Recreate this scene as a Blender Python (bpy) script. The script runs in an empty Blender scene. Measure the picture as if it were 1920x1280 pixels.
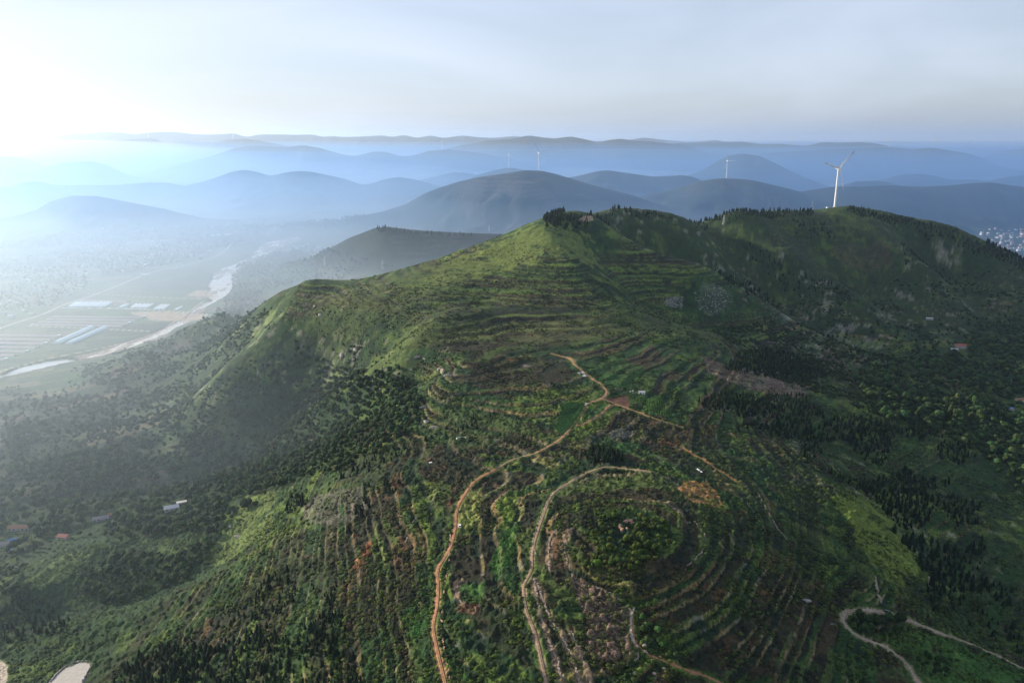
import bpy, math, time
import numpy as np
from mathutils import Vector, Matrix
T0 = time.time()
R = math.radians
scene = bpy.context.scene
# ------------------------------------------------------------------ camera
F = 1920 * 28 / 36.0
PITCH = R(14.2)
ZC = 400.0
cam_d = bpy.data.cameras.new("camera")
cam_d.lens = 28; cam_d.sensor_width = 36
cam_d.clip_start = 5; cam_d.clip_end = 90000
cam = bpy.data.objects.new("camera", cam_d)
scene.collection.objects.link(cam)
cam.location = (0, 0, ZC)
cam.rotation_euler = (R(90) - PITCH, 0, 0)
scene.camera = cam
# ------------------------------------------------------------------ light
SUN_AZ, SUN_EL = -64.0, 16.5          # degrees: clockwise from +Y, above the horizon
SUN_STRENGTH = 5.0
SKY_STRENGTH = 0.066
EXPOSURE = 0.9
HAZE_DENSITY = 0.36e-4
HAZE_COLOR = (0.58, 0.76, 1.0)
HAZE_G = 0.62
scene.view_settings.view_transform = 'Standard'
scene.view_settings.look = 'None'
scene.view_settings.gamma = 1
scene.view_settings.exposure = EXPOSURE
world = bpy.data.worlds.new("World"); scene.world = world
world.use_nodes = True
wn, wl = world.node_tree.nodes, world.node_tree.links
wn.clear()
w_out = wn.new('ShaderNodeOutputWorld'); w_bg = wn.new('ShaderNodeBackground')
w_sky = wn.new('ShaderNodeTexSky'); w_sky.sky_type = 'NISHITA'; w_sky.sun_disc = False
w_sky.sun_elevation = R(SUN_EL); w_sky.sun_rotation = R(SUN_AZ)
w_sky.altitude = 300; w_sky.air_density = 1.0; w_sky.dust_density = 1.5; w_sky.ozone_density = 3.0
w_bg.inputs['Strength'].default_value = SKY_STRENGTH
# thin high cloud veil over the clear sky
w_tc = wn.new('ShaderNodeTexCoord'); w_map = wn.new('ShaderNodeMapping'); w_map.inputs['Scale'].default_value = (1.2, 1.2, 5.0)
w_no = wn.new('ShaderNodeTexNoise'); w_no.inputs['Scale'].default_value = 1.6; w_no.inputs['Detail'].default_value = 6; w_no.inputs['Distortion'].default_value = .6
w_mr = wn.new('ShaderNodeMapRange'); w_mr.inputs['From Min'].default_value = .35; w_mr.inputs['From Max'].default_value = .75; w_mr.inputs['To Min'].default_value = .36; w_mr.inputs['To Max'].default_value = .68
w_mx = wn.new('ShaderNodeMixRGB'); w_mx.inputs[2].default_value = (7.8, 8.4, 10.1, 1)
wl.new(w_tc.outputs['Generated'], w_map.inputs[0]); wl.new(w_map.outputs[0], w_no.inputs['Vector']); wl.new(w_no.outputs['Fac'], w_mr.inputs['Value']); wl.new(w_mr.outputs[0], w_mx.inputs['Fac'])
wl.new(w_sky.outputs[0], w_mx.inputs[1]); wl.new(w_mx.outputs[0], w_bg.inputs['Color']); wl.new(w_bg.outputs[0], w_out.inputs['Surface'])
sd = bpy.data.lights.new("sun", 'SUN'); sd.energy = SUN_STRENGTH; sd.angle = R(0.5); sd.color = (1.0, 0.86, 0.66)
sun = bpy.data.objects.new("sun", sd); scene.collection.objects.link(sun)
S = Vector((math.sin(R(SUN_AZ)) * math.cos(R(SUN_EL)), math.cos(R(SUN_AZ)) * math.cos(R(SUN_EL)), math.sin(R(SUN_EL))))
sun.rotation_euler = (-S).to_track_quat('-Z', 'Y').to_euler()
sun.location = (-600, 300, 900)
scene.cycles.volume_bounces = 1
scene.cycles.max_bounces = 6
scene.cycles.diffuse_bounces = 2
scene.cycles.transparent_max_bounces = 8
scene.cycles.use_denoising = True

# ------------------------------------------------------------------ projection helpers (pixel of the photograph <-> world)
CP, SP = math.cos(PITCH), math.sin(PITCH)
def rays(u, v):
    u = np.asarray(u, float); v = np.asarray(v, float)
    yy = (640 - v) / F
    return (u - 960) / F, CP + yy * SP, -SP + yy * CP
def ratio(v):                          # drop below the camera per metre of Y
    _, dy, dz = rays(0, v)
    return -dz / dy
def at_z(u, v, z):
    dx, dy, dz = rays(u, v); t = (z - ZC) / dz
    return float(t * dx), float(t * dy), float(z)
def at_Y(u, v, Y):
    dx, dy, dz = rays(u, v); t = Y / dy
    return float(t * dx), float(Y), float(ZC + t * dz)
def project(x, y, z):
    z = z - ZC
    cx = x; cy = y * CP - z * SP; cz = y * SP + z * CP
    return 960 + F * cx / cy, 640 - F * cz / cy

# ------------------------------------------------------------------ noise
_rng = np.random.RandomState(7)
PERM = _rng.permutation(4096).astype(np.int32)
PERM2 = np.concatenate([PERM, PERM])
VAL = _rng.rand(4096).astype(np.float32)
def vnoise(x, y, seed=0):
    xi = np.floor(x).astype(np.int32); yi = np.floor(y).astype(np.int32)
    fx = (x - xi).astype(np.float32); fy = (y - yi).astype(np.float32)
    fx = fx * fx * fx * (fx * (fx * 6 - 15) + 10); fy = fy * fy * fy * (fy * (fy * 6 - 15) + 10)
    a0 = PERM[(xi + seed * 131) & 4095]; a1 = PERM[(xi + 1 + seed * 131) & 4095]
    y0 = (yi + seed * 57) & 4095; y1 = (yi + 1 + seed * 57) & 4095
    v00 = VAL[PERM2[a0 + 0 * y0] * 0 + PERM[(a0 + y0) & 4095]]; v10 = VAL[PERM[(a1 + y0) & 4095]]
    v01 = VAL[PERM[(a0 + y1) & 4095]]; v11 = VAL[PERM[(a1 + y1) & 4095]]
    return (v00 * (1 - fx) + v10 * fx) * (1 - fy) + (v01 * (1 - fx) + v11 * fx) * fy
def fbm(x, y, scale, octv=4, seed=0, rough=0.5):
    s = 0; a = 1.0; n = 0; k = 1.0 / scale
    for o in range(octv):
        c, sn = math.cos(o * 1.3), math.sin(o * 1.3)
        s = s + a * vnoise((x * c - y * sn) * k + o * 17.3, (x * sn + y * c) * k - o * 9.1, seed + o)
        n += a; a *= rough; k *= 2.03
    return s / n
def hash1(i, seed=0):
    return VAL[PERM[(np.asarray(i).astype(np.int64) * 7 + seed * 61) & 4095]]
def sstep(a, b, x):
    t = np.clip((x - a) / (b - a), 0, 1)
    return t * t * (3 - 2 * t)

# ------------------------------------------------------------------ near relief: spline through surveyed points
# (u, v, height) seen in the photograph
CTRL = []
def row(v, pts):
    for u, z in pts: CTRL.append(at_z(u, v, z))
row(1290, [(-150, 58), (0, 66), (200, 86), (400, 112), (600, 135), (830, 151), (1000, 155), (1200, 153), (1400, 142), (1600, 128), (1750, 114), (1920, 100), (2100, 84)])
row(1150, [(0, 58), (200, 72), (400, 98), (600, 130), (830, 155), (1000, 162), (1200, 162), (1400, 150), (1600, 129), (1750, 106), (1920, 90)])
row(1000, [(-120, 34), (0, 38), (150, 44), (300, 58), (400, 76), (500, 104), (600, 130), (750, 151), (860, 159), (1000, 167), (1180, 176), (1280, 171), (1400, 157), (1550, 137), (1700, 112), (1920, 84), (2100, 75)])
row(900, [(0, 24), (150, 28), (300, 40), (450, 70), (560, 112), (700, 148), (850, 159), (1000, 162), (1180, 164), (1300, 158), (1450, 146), (1600, 126), (1750, 101), (1920, 80)])
row(820, [(0, 16), (200, 22), (350, 34), (500, 64), (620, 104), (750, 142), (810, 158), (900, 160), (1050, 163), (1200, 161), (1350, 151), (1500, 136), (1700, 106), (1920, 78), (2150, 70)])
row(740, [(0, 10), (200, 15), (350, 44), (410, 74), (450, 78), (520, 92), (620, 112), (700, 130), (800, 163), (900, 170), (1000, 170), (1135, 166), (1250, 160), (1400, 147), (1600, 119), (1800, 88), (1920, 78)])
row(700, [(431, 95), (360, 58), (600, 115), (650, 136), (700, 156), (800, 172)])
row(680, [(560, 118)])
row(702, [(150, 12), (250, 30)])
row(640, [(600, 146), (350, 42), (420, 80)])
row(660, [(220, 10), (300, 36), (400, 82), (460, 108), (504, 124), (620, 142), (700, 166), (800, 182), (900, 182), (1060, 179), (1200, 173), (1300, 166), (1400, 149), (1550, 121), (1700, 97), (1800, 84), (1920, 74)])
row(600, [(380, 18), (430, 56), (480, 104), (528, 152), (600, 168), (700, 183), (800, 189), (900, 191), (1000, 191), (1100, 190), (1200, 183), (1262, 178), (1361, 163), (1440, 150)])
row(540, [(560, 182), (600, 187), (700, 200), (800, 207), (900, 211), (1000, 212), (1100, 210), (1200, 205)])
row(500, [(850, 224), (950, 230), (1050, 232), (1150, 226), (1240, 220)])
row(450, [(950, 254), (1030, 258), (1110, 252)])
for u, v, z in [(1022, 411, 280), (985, 427, 270), (949, 441, 258), (904, 456, 246), (859, 472, 235), (786, 496, 219), (713, 521, 204), (640, 531, 194),
                (560, 537, 182), (510, 548, 160), (480, 575, 125),
                (1103, 419, 276), (1188, 447, 257), (1280, 475, 236), (1341, 504, 214), (1402, 529, 193), (1463, 565, 167), (1564, 606, 136), (1650, 632, 112),
                (1200, 568, 190), (1300, 573, 178), (1400, 595, 160), (1300, 525, 206), (1230, 480, 232),
                (1160, 388, 285), (1100, 398, 283), (1230, 398, 272), (1300, 410, 258), (1360, 401, 262), (1450, 391, 264), (1565, 388, 262), (1620, 392, 260), (1700, 408, 245), (1780, 430, 222),
                (1850, 458, 195), (1920, 487, 165), (2000, 525, 130), (2150, 560, 90),
                (1422, 447, 220), (1463, 480, 196), (1532, 500, 172), (1597, 545, 146),
                (1370, 455, 214), (1400, 495, 178), (1350, 436, 228), (1480, 545, 143), (1300, 436, 240),
                (1500, 440, 226), (1575, 475, 194), (1640, 530, 140),
                (1630, 431, 225), (1670, 464, 197), (1707, 504, 168), (1767, 529, 143),
                (1730, 455, 196), (1800, 490, 160), (1850, 540, 125),
                (1650, 582, 122), (1750, 592, 108), (1850, 602, 95), (1920, 602, 86), (2100, 620, 76)]:
    CTRL.append(at_z(u, v, z))
# points on the far sides of the hills and out on the valley floor (x, y, z)
CTRL += [(266, 1320, 196), (365, 1310, 166), (425, 1255, 132), (480, 1240, 110), (-150, 1560, 110), (-400, 1500, 40), (-330, 1700, 15), (-100, 1900, 40), (150, 1800, 140), (400, 1900, 130), (700, 2050, 90), (1000, 2000, 50), (300, 2300, 10),
         (700, 2400, 0), (1300, 2200, 0), (1400, 1800, 20), (1700, 1500, 25), (1500, 1100, 60), (1700, 700, 70), (1200, 1050, 72), (900, 300, 75), (1300, 500, 70),
         (-560, 1560, 4), (-700, 1700, 0), (-600, 1400, 3), (-760, 1250, 2), (-900, 1500, 0), (-500, 2000, 0), (0, 2400, 0), (-1000, 900, 6), (-900, 600, 20), (-1000, 1200, 0),
         (-1300, 1400, 0), (-1300, 900, 3), (-1200, 500, 14), (-900, 2100, 0), (-700, 300, 30), (0, 150, 158), (-250, 120, 115), (300, 120, 150), (600, 120, 110), (0, -200, 150), (700, -100, 90), (-600, -100, 40),
         (1900, 2300, 0), (2300, 1500, 10), (2300, 500, 50), (-1700, 300, 5), (-1700, 2200, 0), (1500, 2900, 0), (500, 2900, 0), (-600, 2900, 0)]
# just behind each skyline point the ground drops away below the line of sight
for u, v, z, back, drop in [(560, 537, 182, 120, 22), (640, 531, 194, 150, 20), (713, 521, 204, 150, 18), (786, 496, 219, 140, 14), (859, 472, 235, 130, 12), (904, 456, 246, 120, 10), (949, 441, 258, 110, 9), (985, 427, 270, 100, 8),
                            (1060, 404, 283, 120, 16), (1100, 398, 283, 150, 22), (1160, 388, 285, 130, 24), (1230, 398, 272, 130, 22), (1300, 410, 258, 140, 22), (1360, 401, 262, 140, 22), (1450, 391, 264, 140, 22), (1565, 388, 262, 130, 22), (1620, 392, 260, 130, 22),
                            (1700, 408, 245, 130, 22), (1780, 430, 222, 130, 22), (1850, 458, 195, 130, 22), (1920, 487, 165, 130, 22)]:
    x0, y0, z0 = at_z(u, v, z); y1 = y0 + back
    CTRL.append((x0 * y1 / y0, y1, ZC - ratio(v) * y1 - drop))
CT = np.array(CTRL)
def tps_fit(P, lam):
    n = len(P); X = P[:, :2] / 1000.0
    d2 = ((X[:, None] - X[None]) ** 2).sum(-1)
    K = -np.sqrt(d2 + 9e-4) + lam * np.eye(n)
    Q = np.hstack([np.ones((n, 1)), X]); A = np.block([[K, Q], [Q.T, np.zeros((3, 3))]])
    return X, np.linalg.solve(A, np.concatenate([P[:, 2], np.zeros(3)]))
GX0, GX1, GY0, GY1, GS = -2400.0, 2800.0, -300.0, 3100.0, 10.0
gx = np.arange(GX0, GX1 + GS, GS); gy = np.arange(GY0, GY1 + GS, GS)
def tps_eval(X, w, xx, yy):
    out = np.empty(xx.shape)
    for i in range(xx.shape[0]):
        px = xx[i] / 1000.0; py = yy[i] / 1000.0
        d2 = (px[:, None] - X[None, :, 0]) ** 2 + (py[:, None] - X[None, :, 1]) ** 2
        out[i] = (-np.sqrt(d2 + 9e-4)) @ w[:-3] + w[-3] + w[-2] * px + w[-1] * py
    return out
Xc, Wc = tps_fit(CT, 1.2e-3)
GXX, GYY = np.meshgrid(gx, gy)
NEAR = tps_eval(Xc, Wc, GXX, GYY)
win = sstep(-2300, -1300, GXX) * (1 - sstep(2100, 2700, GXX)) * (1 - sstep(2350, 3000, GYY))
NEAR = np.where(NEAR > 0, NEAR, NEAR * 0.1) * win
def blur(A, sg):
    k = np.exp(-.5 * (np.arange(-3 * sg, 3 * sg + 1) / sg) ** 2); k /= k.sum(); p = len(k) // 2
    A = np.apply_along_axis(lambda r: np.convolve(np.pad(r, p, mode='edge'), k, 'valid'), 0, A)
    return np.apply_along_axis(lambda r: np.convolve(np.pad(r, p, mode='edge'), k, 'valid'), 1, A)
NEAR = blur(NEAR, 2)
def cubic_w(t):
    return (-.5 * t + t * t - .5 * t ** 3, 1 - 2.5 * t * t + 1.5 * t ** 3, .5 * t + 2 * t * t - 1.5 * t ** 3, -.5 * t * t + .5 * t ** 3)
def near_h(x, y):
    fx = (x - GX0) / GS; fy = (y - GY0) / GS
    inside = (fx > 2) & (fx < len(gx) - 3) & (fy > 2) & (fy < len(gy) - 3)
    fx = np.clip(fx, 2, len(gx) - 4); fy = np.clip(fy, 2, len(gy) - 4)
    ix = fx.astype(int); iy = fy.astype(int); wx = cubic_w(fx - ix); wy = cubic_w(fy - iy)
    s = 0
    for j in range(4):
        r = 0
        for i in range(4): r = r + wx[i] * NEAR[iy + j - 1, ix + i - 1]
        s = s + wy[j] * r
    return np.where(inside, s, 0)

# ------------------------------------------------------------------ the ranges beyond: crest lines at their own distances
LAYERS = []
def layer(d, pts, k=3.0, wob=0.05, taper=120, seed=0):
    pts = sorted(pts)
    u = np.array([p[0] for p in pts], float); v = np.array([p[1] for p in pts], float)
    dx, dy, dz = rays(u, v)
    s = dx / dy; q = -dz / dy
    qf = (ZC - 0) / d
    s = np.concatenate([[s[0] - 2.2 * taper / F, s[0] - taper / F], s, [s[-1] + taper / F, s[-1] + 2.2 * taper / F]])
    q = np.concatenate([[qf, q[0] + (qf - q[0]) * 0.6], q, [q[-1] + (qf - q[-1]) * 0.6, qf]])
    ss = np.arange(s[0], s[-1], .0016)
    qq = np.interp(ss, s, q)
    kk = np.hanning(11); kk /= kk.sum()
    qq = np.convolve(np.pad(qq, 5, mode='edge'), kk, mode='valid')
    LAYERS.append((d, ss, qq, k, wob, seed))
layer(3950, [(0, 411), (30, 404), (69, 393), (93, 378), (134, 367), (183, 368), (244, 380), (305, 391), (345, 401), (386, 410)], k=2.6, seed=1)
layer(5200, [(-60, 352), (0, 352), (24, 350), (41, 342), (73, 340), (106, 348), (140, 348), (211, 347), (284, 342), (317, 343), (345, 349), (374, 342), (406, 333), (431, 323), (459, 318), (488, 324), (508, 330), (532, 324), (561, 320), (589, 323), (640, 334), (677, 346), (693, 346), (721, 336), (746, 332), (774, 336), (819, 348), (860, 354)], seed=2)
layer(6500, [(-80, 308), (0, 311), (73, 318), (91, 312), (122, 305), (175, 302), (203, 310), (244, 330)], seed=3)
layer(7300, [(-120, 300), (0, 293), (35, 295), (60, 301), (91, 316)], seed=4)
layer(7600, [(400, 292), (420, 285), (439, 279), (467, 273), (496, 274), (536, 276), (569, 272), (601, 278), (640, 289), (664, 293), (701, 284), (725, 285), (750, 293), (774, 292), (803, 283), (839, 280), (868, 283), (916, 291), (957, 301), (1000, 312), (1046, 324)], seed=5)
layer(9500, [(20, 315), (45, 297), (81, 277), (110, 268), (163, 265), (207, 265), (240, 262), (284, 259), (309, 267), (349, 265), (398, 267), (430, 262), (459, 260), (500, 266), (540, 274), (600, 284)], seed=6)
layer(12000, [(-300, 262), (-150, 256), (0, 264), (49, 261), (89, 257), (122, 252), (171, 249), (195, 247), (228, 248), (252, 252), (280, 248), (313, 247), (337, 248), (366, 252), (406, 252), (439, 250), (463, 257), (484, 252), (524, 252), (557, 253), (585, 252), (605, 257), (622, 255), (640, 257), (680, 256), (717, 254), (737, 257), (758, 253), (782, 259), (807, 254), (831, 259), (868, 254), (892, 257), (924, 259), (965, 255), (1010, 262), (1100, 266), (1185, 262), (1206, 258), (1240, 262), (1290, 267), (1340, 263), (1380, 268), (1500, 272), (1560, 270), (1640, 272), (1740, 276), (1900, 279), (2100, 270), (2400, 276)], seed=7, k=2.5)
layer(8700, [(800, 288), (863, 273), (916, 263), (957, 261), (989, 254), (1014, 257), (1038, 260), (1071, 256), (1095, 261), (1123, 267), (1140, 263), (1164, 260), (1188, 264), (1225, 266), (1249, 269), (1280, 272)], seed=8)
layer(9200, [(1240, 274), (1270, 268), (1325, 267), (1390, 266), (1430, 271), (1467, 270), (1512, 275), (1540, 267), (1573, 268), (1605, 267), (1633, 268), (1658, 273), (1700, 280)], seed=9)
layer(7800, [(1400, 292), (1450, 286), (1560, 280), (1658, 276), (1711, 280), (1747, 277), (1788, 283), (1820, 289), (1845, 297), (1870, 312)], seed=10)
layer(9800, [(1810, 300), (1845, 295), (1881, 283), (1920, 277), (1960, 270), (2060, 264), (2200, 272)], seed=11)
layer(5900, [(1300, 325), (1320, 317), (1341, 305), (1365, 292), (1394, 288), (1426, 293), (1455, 307), (1483, 321), (1507, 332)], seed=12, taper=60)
layer(4600, [(1060, 336), (1075, 334), (1107, 326), (1120, 322), (1140, 320), (1176, 325), (1225, 332), (1250, 331), (1280, 329), (1300, 333), (1317, 340)], seed=13)
layer(3800, [(1205, 370), (1225, 364), (1250, 359), (1280, 351), (1313, 340), (1353, 335), (1382, 336), (1414, 339), (1463, 350), (1503, 360), (1532, 372), (1560, 384)], k=2.8, seed=14)
layer(3700, [(640, 412), (721, 396), (762, 383), (790, 366), (815, 355), (859, 341), (900, 332), (949, 325), (985, 319), (1014, 320), (1038, 325), (1075, 336), (1128, 352), (1184, 366), (1225, 380), (1266, 392), (1320, 408)], k=3.0, seed=15)
layer(4900, [(890, 330), (924, 320), (949, 315), (965, 315), (985, 320), (1010, 330)], seed=16, taper=60)
layer(5700, [(770, 342), (790, 337), (819, 330), (851, 323), (880, 325), (910, 332), (940, 342)], seed=17, taper=60)
layer(4000, [(1508, 358), (1564, 350), (1625, 350), (1666, 348), (1727, 350), (1776, 348), (1816, 344), (1857, 342), (1890, 347), (1930, 352), (2050, 372)], k=2.8, seed=18)
layer(4700, [(1570, 350), (1605, 340), (1646, 339), (1680, 345)], seed=19, taper=60)
layer(5700, [(1646, 338), (1686, 328), (1727, 326), (1760, 331), (1784, 338), (1820, 336), (1857, 339), (1890, 331), (1920, 329), (1990, 326), (2100, 340)], seed=20)
layer(2480, [(655, 446), (677, 438), (701, 428), (725, 425), (754, 429), (800, 433), (884, 438), (960, 440), (1050, 446)], k=2.2, wob=0.02, seed=21, taper=70)
layer(17500, [(-900, 264), (-500, 262), (-200, 265), (100, 262), (400, 263), (700, 264), (980, 262), (1100, 264), (1250, 261), (1400, 265), (1600, 267), (1720, 264), (1800, 268), (1900, 270), (2050, 266), (2300, 270), (2800, 266)], seed=25)
layer(10800, [(-500, 268), (-300, 262), (-120, 268), (-40, 285)], seed=22)
layer(6800, [(2000, 322), (2100, 300), (2300, 290), (2500, 300)], seed=23)

def far_h(x, y):
    out = np.zeros(x.shape)
    wx = x + 180 * (fbm(x, y, 900, 3, 40) - .5); wy = y + 260 * (fbm(x, y, 700, 3, 44) - .5)
    ridge = 1 - np.abs(2 * fbm(wx, wy * 0.8, 430, 4, 50, .55) - 1)
    ridge = 1 - sstep(0.62, 1.0, ridge)
    for d, ss, qq, k, wob, seed in LAYERS:
        m = np.abs(y - d) < 1900 + wob * d
        if not m.any(): continue
        xs, ys = x[m], y[m]
        Yr = d * (1 + wob * (fbm(xs + seed * 991, xs * 0 + seed * 13, d * 0.16, 2, seed) - .5) * 2)
        s = xs / np.maximum(ys, 1)
        # crest seen at slope s: height so that the crest meets that line of sight
        q = np.interp(s, ss, qq, left=ZC / d, right=ZC / d)
        zr = np.maximum(ZC - q * Yr, 0)
        w = (np.maximum(zr, 25) * k) + 40
        t = (ys - Yr) / np.where(ys < Yr, w, w * 1.35)
        P = np.exp(-np.abs(1.35 * t) ** 1.7)
        e = 1 - 0.50 * (1 - ridge[m]) * np.clip(1.6 * (1 - P), 0, 1)
        h = zr * P * np.where(P > .985, 1, e)
        out[m] = np.maximum(out[m], h) + 0.12 * np.minimum(out[m], h) * (1 - P)
    return out

# ------------------------------------------------------------------ full height function
def base_h(x, y):
    n = near_h(x, y)
    nn = sstep(25, 70, n)
    n = n + nn * (5.0 * (fbm(x, y, 130, 3, 3) - .5) + 2.4 * (fbm(x, y, 38, 2, 9) - .5))
    fl = 2.2 * (fbm(x, y, 320, 3, 5) - .5)
    f = np.zeros(x.shape)
    m = y > 1900
    if m.any(): f[m] = far_h(x[m], y[m])
    return np.maximum(n, f) + 0.15 * np.minimum(np.maximum(n, 0), f) + fl
# line of sight -> first ground point
MT = np.exp(np.arange(math.log(170.0), math.log(24000.0), 0.0035))
def ground(us, vs, hf=base_h):
    us = np.atleast_1d(np.asarray(us, float)); vs = np.atleast_1d(np.asarray(vs, float))
    dx, dy, dz = rays(us, vs)
    Y = MT[None, :]; X = (dx / dy)[:, None] * Y; Z = ZC + (dz / dy)[:, None] * Y
    hh = hf(X.ravel(), np.broadcast_to(Y, X.shape).ravel()).reshape(X.shape)
    below = hh > Z
    k = np.where(below.any(1), below.argmax(1), len(MT) - 1); k = np.maximum(k, 1)
    i = np.arange(len(us)); a = (Z - hh)[i, k - 1]; b = (Z - hh)[i, k]
    f = np.clip(a / (a - b + 1e-9), 0, 1)
    y = MT[k - 1] + f * (MT[k] - MT[k - 1]); x = (dx / dy) * y
    return np.stack([x, y, hf(x, y)], 1)
def gpts(pts):
    p = np.array(pts, float); return ground(p[:, 0], p[:, 1])[:, :2]

def in_poly(x, y, P):
    inside = np.zeros(x.shape, bool); n = len(P)
    for i in range(n):
        x0, y0 = P[i]; x1, y1 = P[(i + 1) % n]
        if y0 == y1: continue
        c = ((y0 > y) != (y1 > y)) & (x < (x1 - x0) * (y - y0) / (y1 - y0) + x0)
        inside ^= c
    return inside
def seg_dist(x, y, P):
    d = np.full(x.shape, 1e9)
    for i in range(len(P) - 1):
        x0, y0 = P[i][:2]; x1, y1 = P[i + 1][:2]
        L = (x1 - x0) ** 2 + (y1 - y0) ** 2 + 1e-9
        t = np.clip(((x - x0) * (x1 - x0) + (y - y0) * (y1 - y0)) / L, 0, 1)
        d = np.minimum(d, np.hypot(x - x0 - t * (x1 - x0), y - y0 - t * (y1 - y0)))
    return d
# gullies and spurs too sharp for the spline: (metres up or down, half-width m, points seen)
FOLDS = [
    (-48, 55, None, [(215, 1345), (330, 1305), (430, 1250), (520, 1190)]),
    (13, 60, None, [(120, 1340), (190, 1425)]),
    (-9, 45, None, [(890, 1640), (960, 1610)]),
    (-26, 42, 1, [(1500, 425), (1560, 480), (1610, 530), (1690, 580)]),
    (-24, 42, 1, [(1710, 430), (1780, 500), (1830, 560)]),
    (-16, 32, 1, [(1350, 420), (1400, 480), (1460, 540)]),
    (16, 30, 1, [(1400, 425), (1463, 480), (1532, 505), (1600, 550)]),
    (20, 30, 1, [(1600, 405), (1640, 440), (1707, 504), (1767, 535)]),
    (11, 30, 1, [(1040, 430), (1085, 500), (1110, 560)]),
    (-24, 45, 1, [(1170, 470), (1215, 540), (1270, 575), (1330, 590)]),
    (-6, 30, 1, [(940, 480), (905, 560)]),
    (-34, 32, 1, [(700, 645), (640, 665), (590, 700), (500, 770), (400, 850)]),
    (16, 24, 1, [(575, 545), (535, 605), (500, 655), (440, 700), (405, 745)]),
    (13, 22, 1, [(870, 595), (770, 640), (700, 675), (640, 715)]),
    (-18, 26, 1, [(790, 690), (720, 740), (600, 800), (450, 860), (250, 900)]),
    (9, 18, 1, [(850, 680), (820, 740), (800, 800), (740, 830)]),
    (7, 18, 1, [(1150, 592), (1262, 594), (1361, 612), (1440, 634)]),
    (-15, 20, 1, [(440, 990), (380, 1050), (250, 1100), (100, 1130)]),
    (9, 16, 1, [(180, 1035), (110, 1060), (50, 1100)]),
    (8, 18, 1, [(1560, 930), (1640, 1000), (1680, 1080), (1650, 1120)]),
    (-10, 30, 1, [(1480, 800), (1640, 850), (1800, 900), (1920, 930)]),
    (-8, 25, 1, [(1750, 1000), (1800, 1060), (1850, 1150)]),
]
_add = np.zeros(GXX.shape)
for dz_, sg_, seen_, pts_ in FOLDS:
    p_ = np.array(pts_, float)
    w_ = ground(p_[:, 0], p_[:, 1], near_h)[:, :2] if seen_ else p_
    d_ = seg_dist(GXX, GYY, w_)
    _add = _add + dz_ * np.exp(-.5 * (d_ / sg_) ** 2)
NEAR = NEAR + blur(_add, 1)
def smooth_line(P, n=8):
    P = np.array(P, float); out = []
    Q = np.vstack([2 * P[0] - P[1], P, 2 * P[-1] - P[-2]])
    for i in range(1, len(Q) - 2):
        for k in range(n):
            t = k / n; w = cubic_w(t); out.append(sum(w[j] * Q[i - 1 + j] for j in range(4)))
    out.append(P[-1]); return np.array(out)

# ------------------------------------------------------------------ what lies where on the ground (surveyed outlines)
ROADS = [  # (width m, colour, points)
    (2.7, (.27, .145, .08), [(838, 1300), (832, 1272), (819, 1217), (812, 1175), (820, 1132), (821, 1099), (821, 1067), (842, 1031), (853, 993), (857, 955), (872, 926), (893, 900), (931, 879)]),
    (2.0, (.24, .17, .11), [(931, 879), (961, 862), (1003, 850)]),
    (2.6, (.30, .18, .10), [(1003, 850), (1043, 829), (1068, 805), (1090, 775), (1102, 757), (1127, 748), (1138, 735), (1128, 722), (1113, 712), (1097, 700), (1080, 685), (1067, 672), (1034, 663)]),
    (2.0, (.28, .16, .09), [(1127, 746), (1150, 756), (1178, 766), (1231, 786), (1279, 801)]),
    (1.8, (.28, .16, .09), [(1176, 763), (1146, 760), (1128, 775), (1105, 790), (1075, 800)]),
    (2.2, (.30, .14, .065), [(1279, 838), (1300, 852), (1322, 864), (1347, 882), (1381, 902)]),
    (2.3, (.24, .17, .115), [(1222, 884), (1155, 877), (1125, 878), (1079, 898), (1037, 926), (1015, 976), (999, 1031), (996, 1069), (982, 1099), (986, 1141), (1003, 1187), (1015, 1238), (1026, 1295)]),
    (1.5, (.26, .14, .075), [(1184, 1145), (1189, 1200), (1214, 1225), (1248, 1240), (1279, 1253), (1322, 1267), (1370, 1290)]),
    (3.0, (.24, .19, .145), [(1735, 1295), (1723, 1280), (1698, 1242), (1660, 1213), (1617, 1196), (1590, 1178), (1580, 1160), (1590, 1147), (1620, 1144), (1651, 1147), (1702, 1162), (1752, 1183), (1812, 1204), (1862, 1225), (1925, 1256)]),
    (4.0, (.42, .36, .29), [(-60, 1215), (0, 1245), (6, 1262), (0, 1285), (-50, 1300)]),
]
VROADS = [
    (7, (.30, .28, .26), [(-60, 640), (0, 614), (81, 588), (114, 573), (195, 545), (284, 510), (366, 492), (406, 480), (443, 450)]),
    (5, (.44, .42, .40), [(443, 450), (500, 438), (540, 428)]),
    (4, (.36, .33, .29), [(49, 610), (163, 614), (284, 620)]),
    (4, (.36, .26, .18), [(0, 697), (80, 675), (180, 655), (284, 626), (330, 600), (380, 565)]),
    (4, (.36, .28, .20), [(160, 549), (270, 556), (380, 560)]),
    (4, (.42, .38, .33), [(150, 577), (230, 577), (290, 580), (400, 590)]),
]
WALLS = [  # dry-stone terrace edges in the foreground
    [(1000, 1085), (1007, 1120), (1022, 1179), (1041, 1229), (1056, 1285)],
    [(1007, 1094), (1028, 1149), (1047, 1179), (1062, 1208), (1077, 1246), (1092, 1290)],
    [(1070, 1183), (1080, 1205), (1087, 1221), (1100, 1260), (1112, 1290)],
    [(1030, 1069), (1029, 1040), (1030, 1014), (1038, 1000), (1047, 993)],
    [(1066, 1061), (1062, 1045), (1058, 1027), (1062, 1008), (1070, 993)],
    [(870, 1087), (858, 1095), (857, 1120), (866, 1130)],
]
def poly(pts): return gpts(pts)
RD = [(w, c, smooth_line(gpts(p), 6)) for w, c, p in ROADS]
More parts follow.
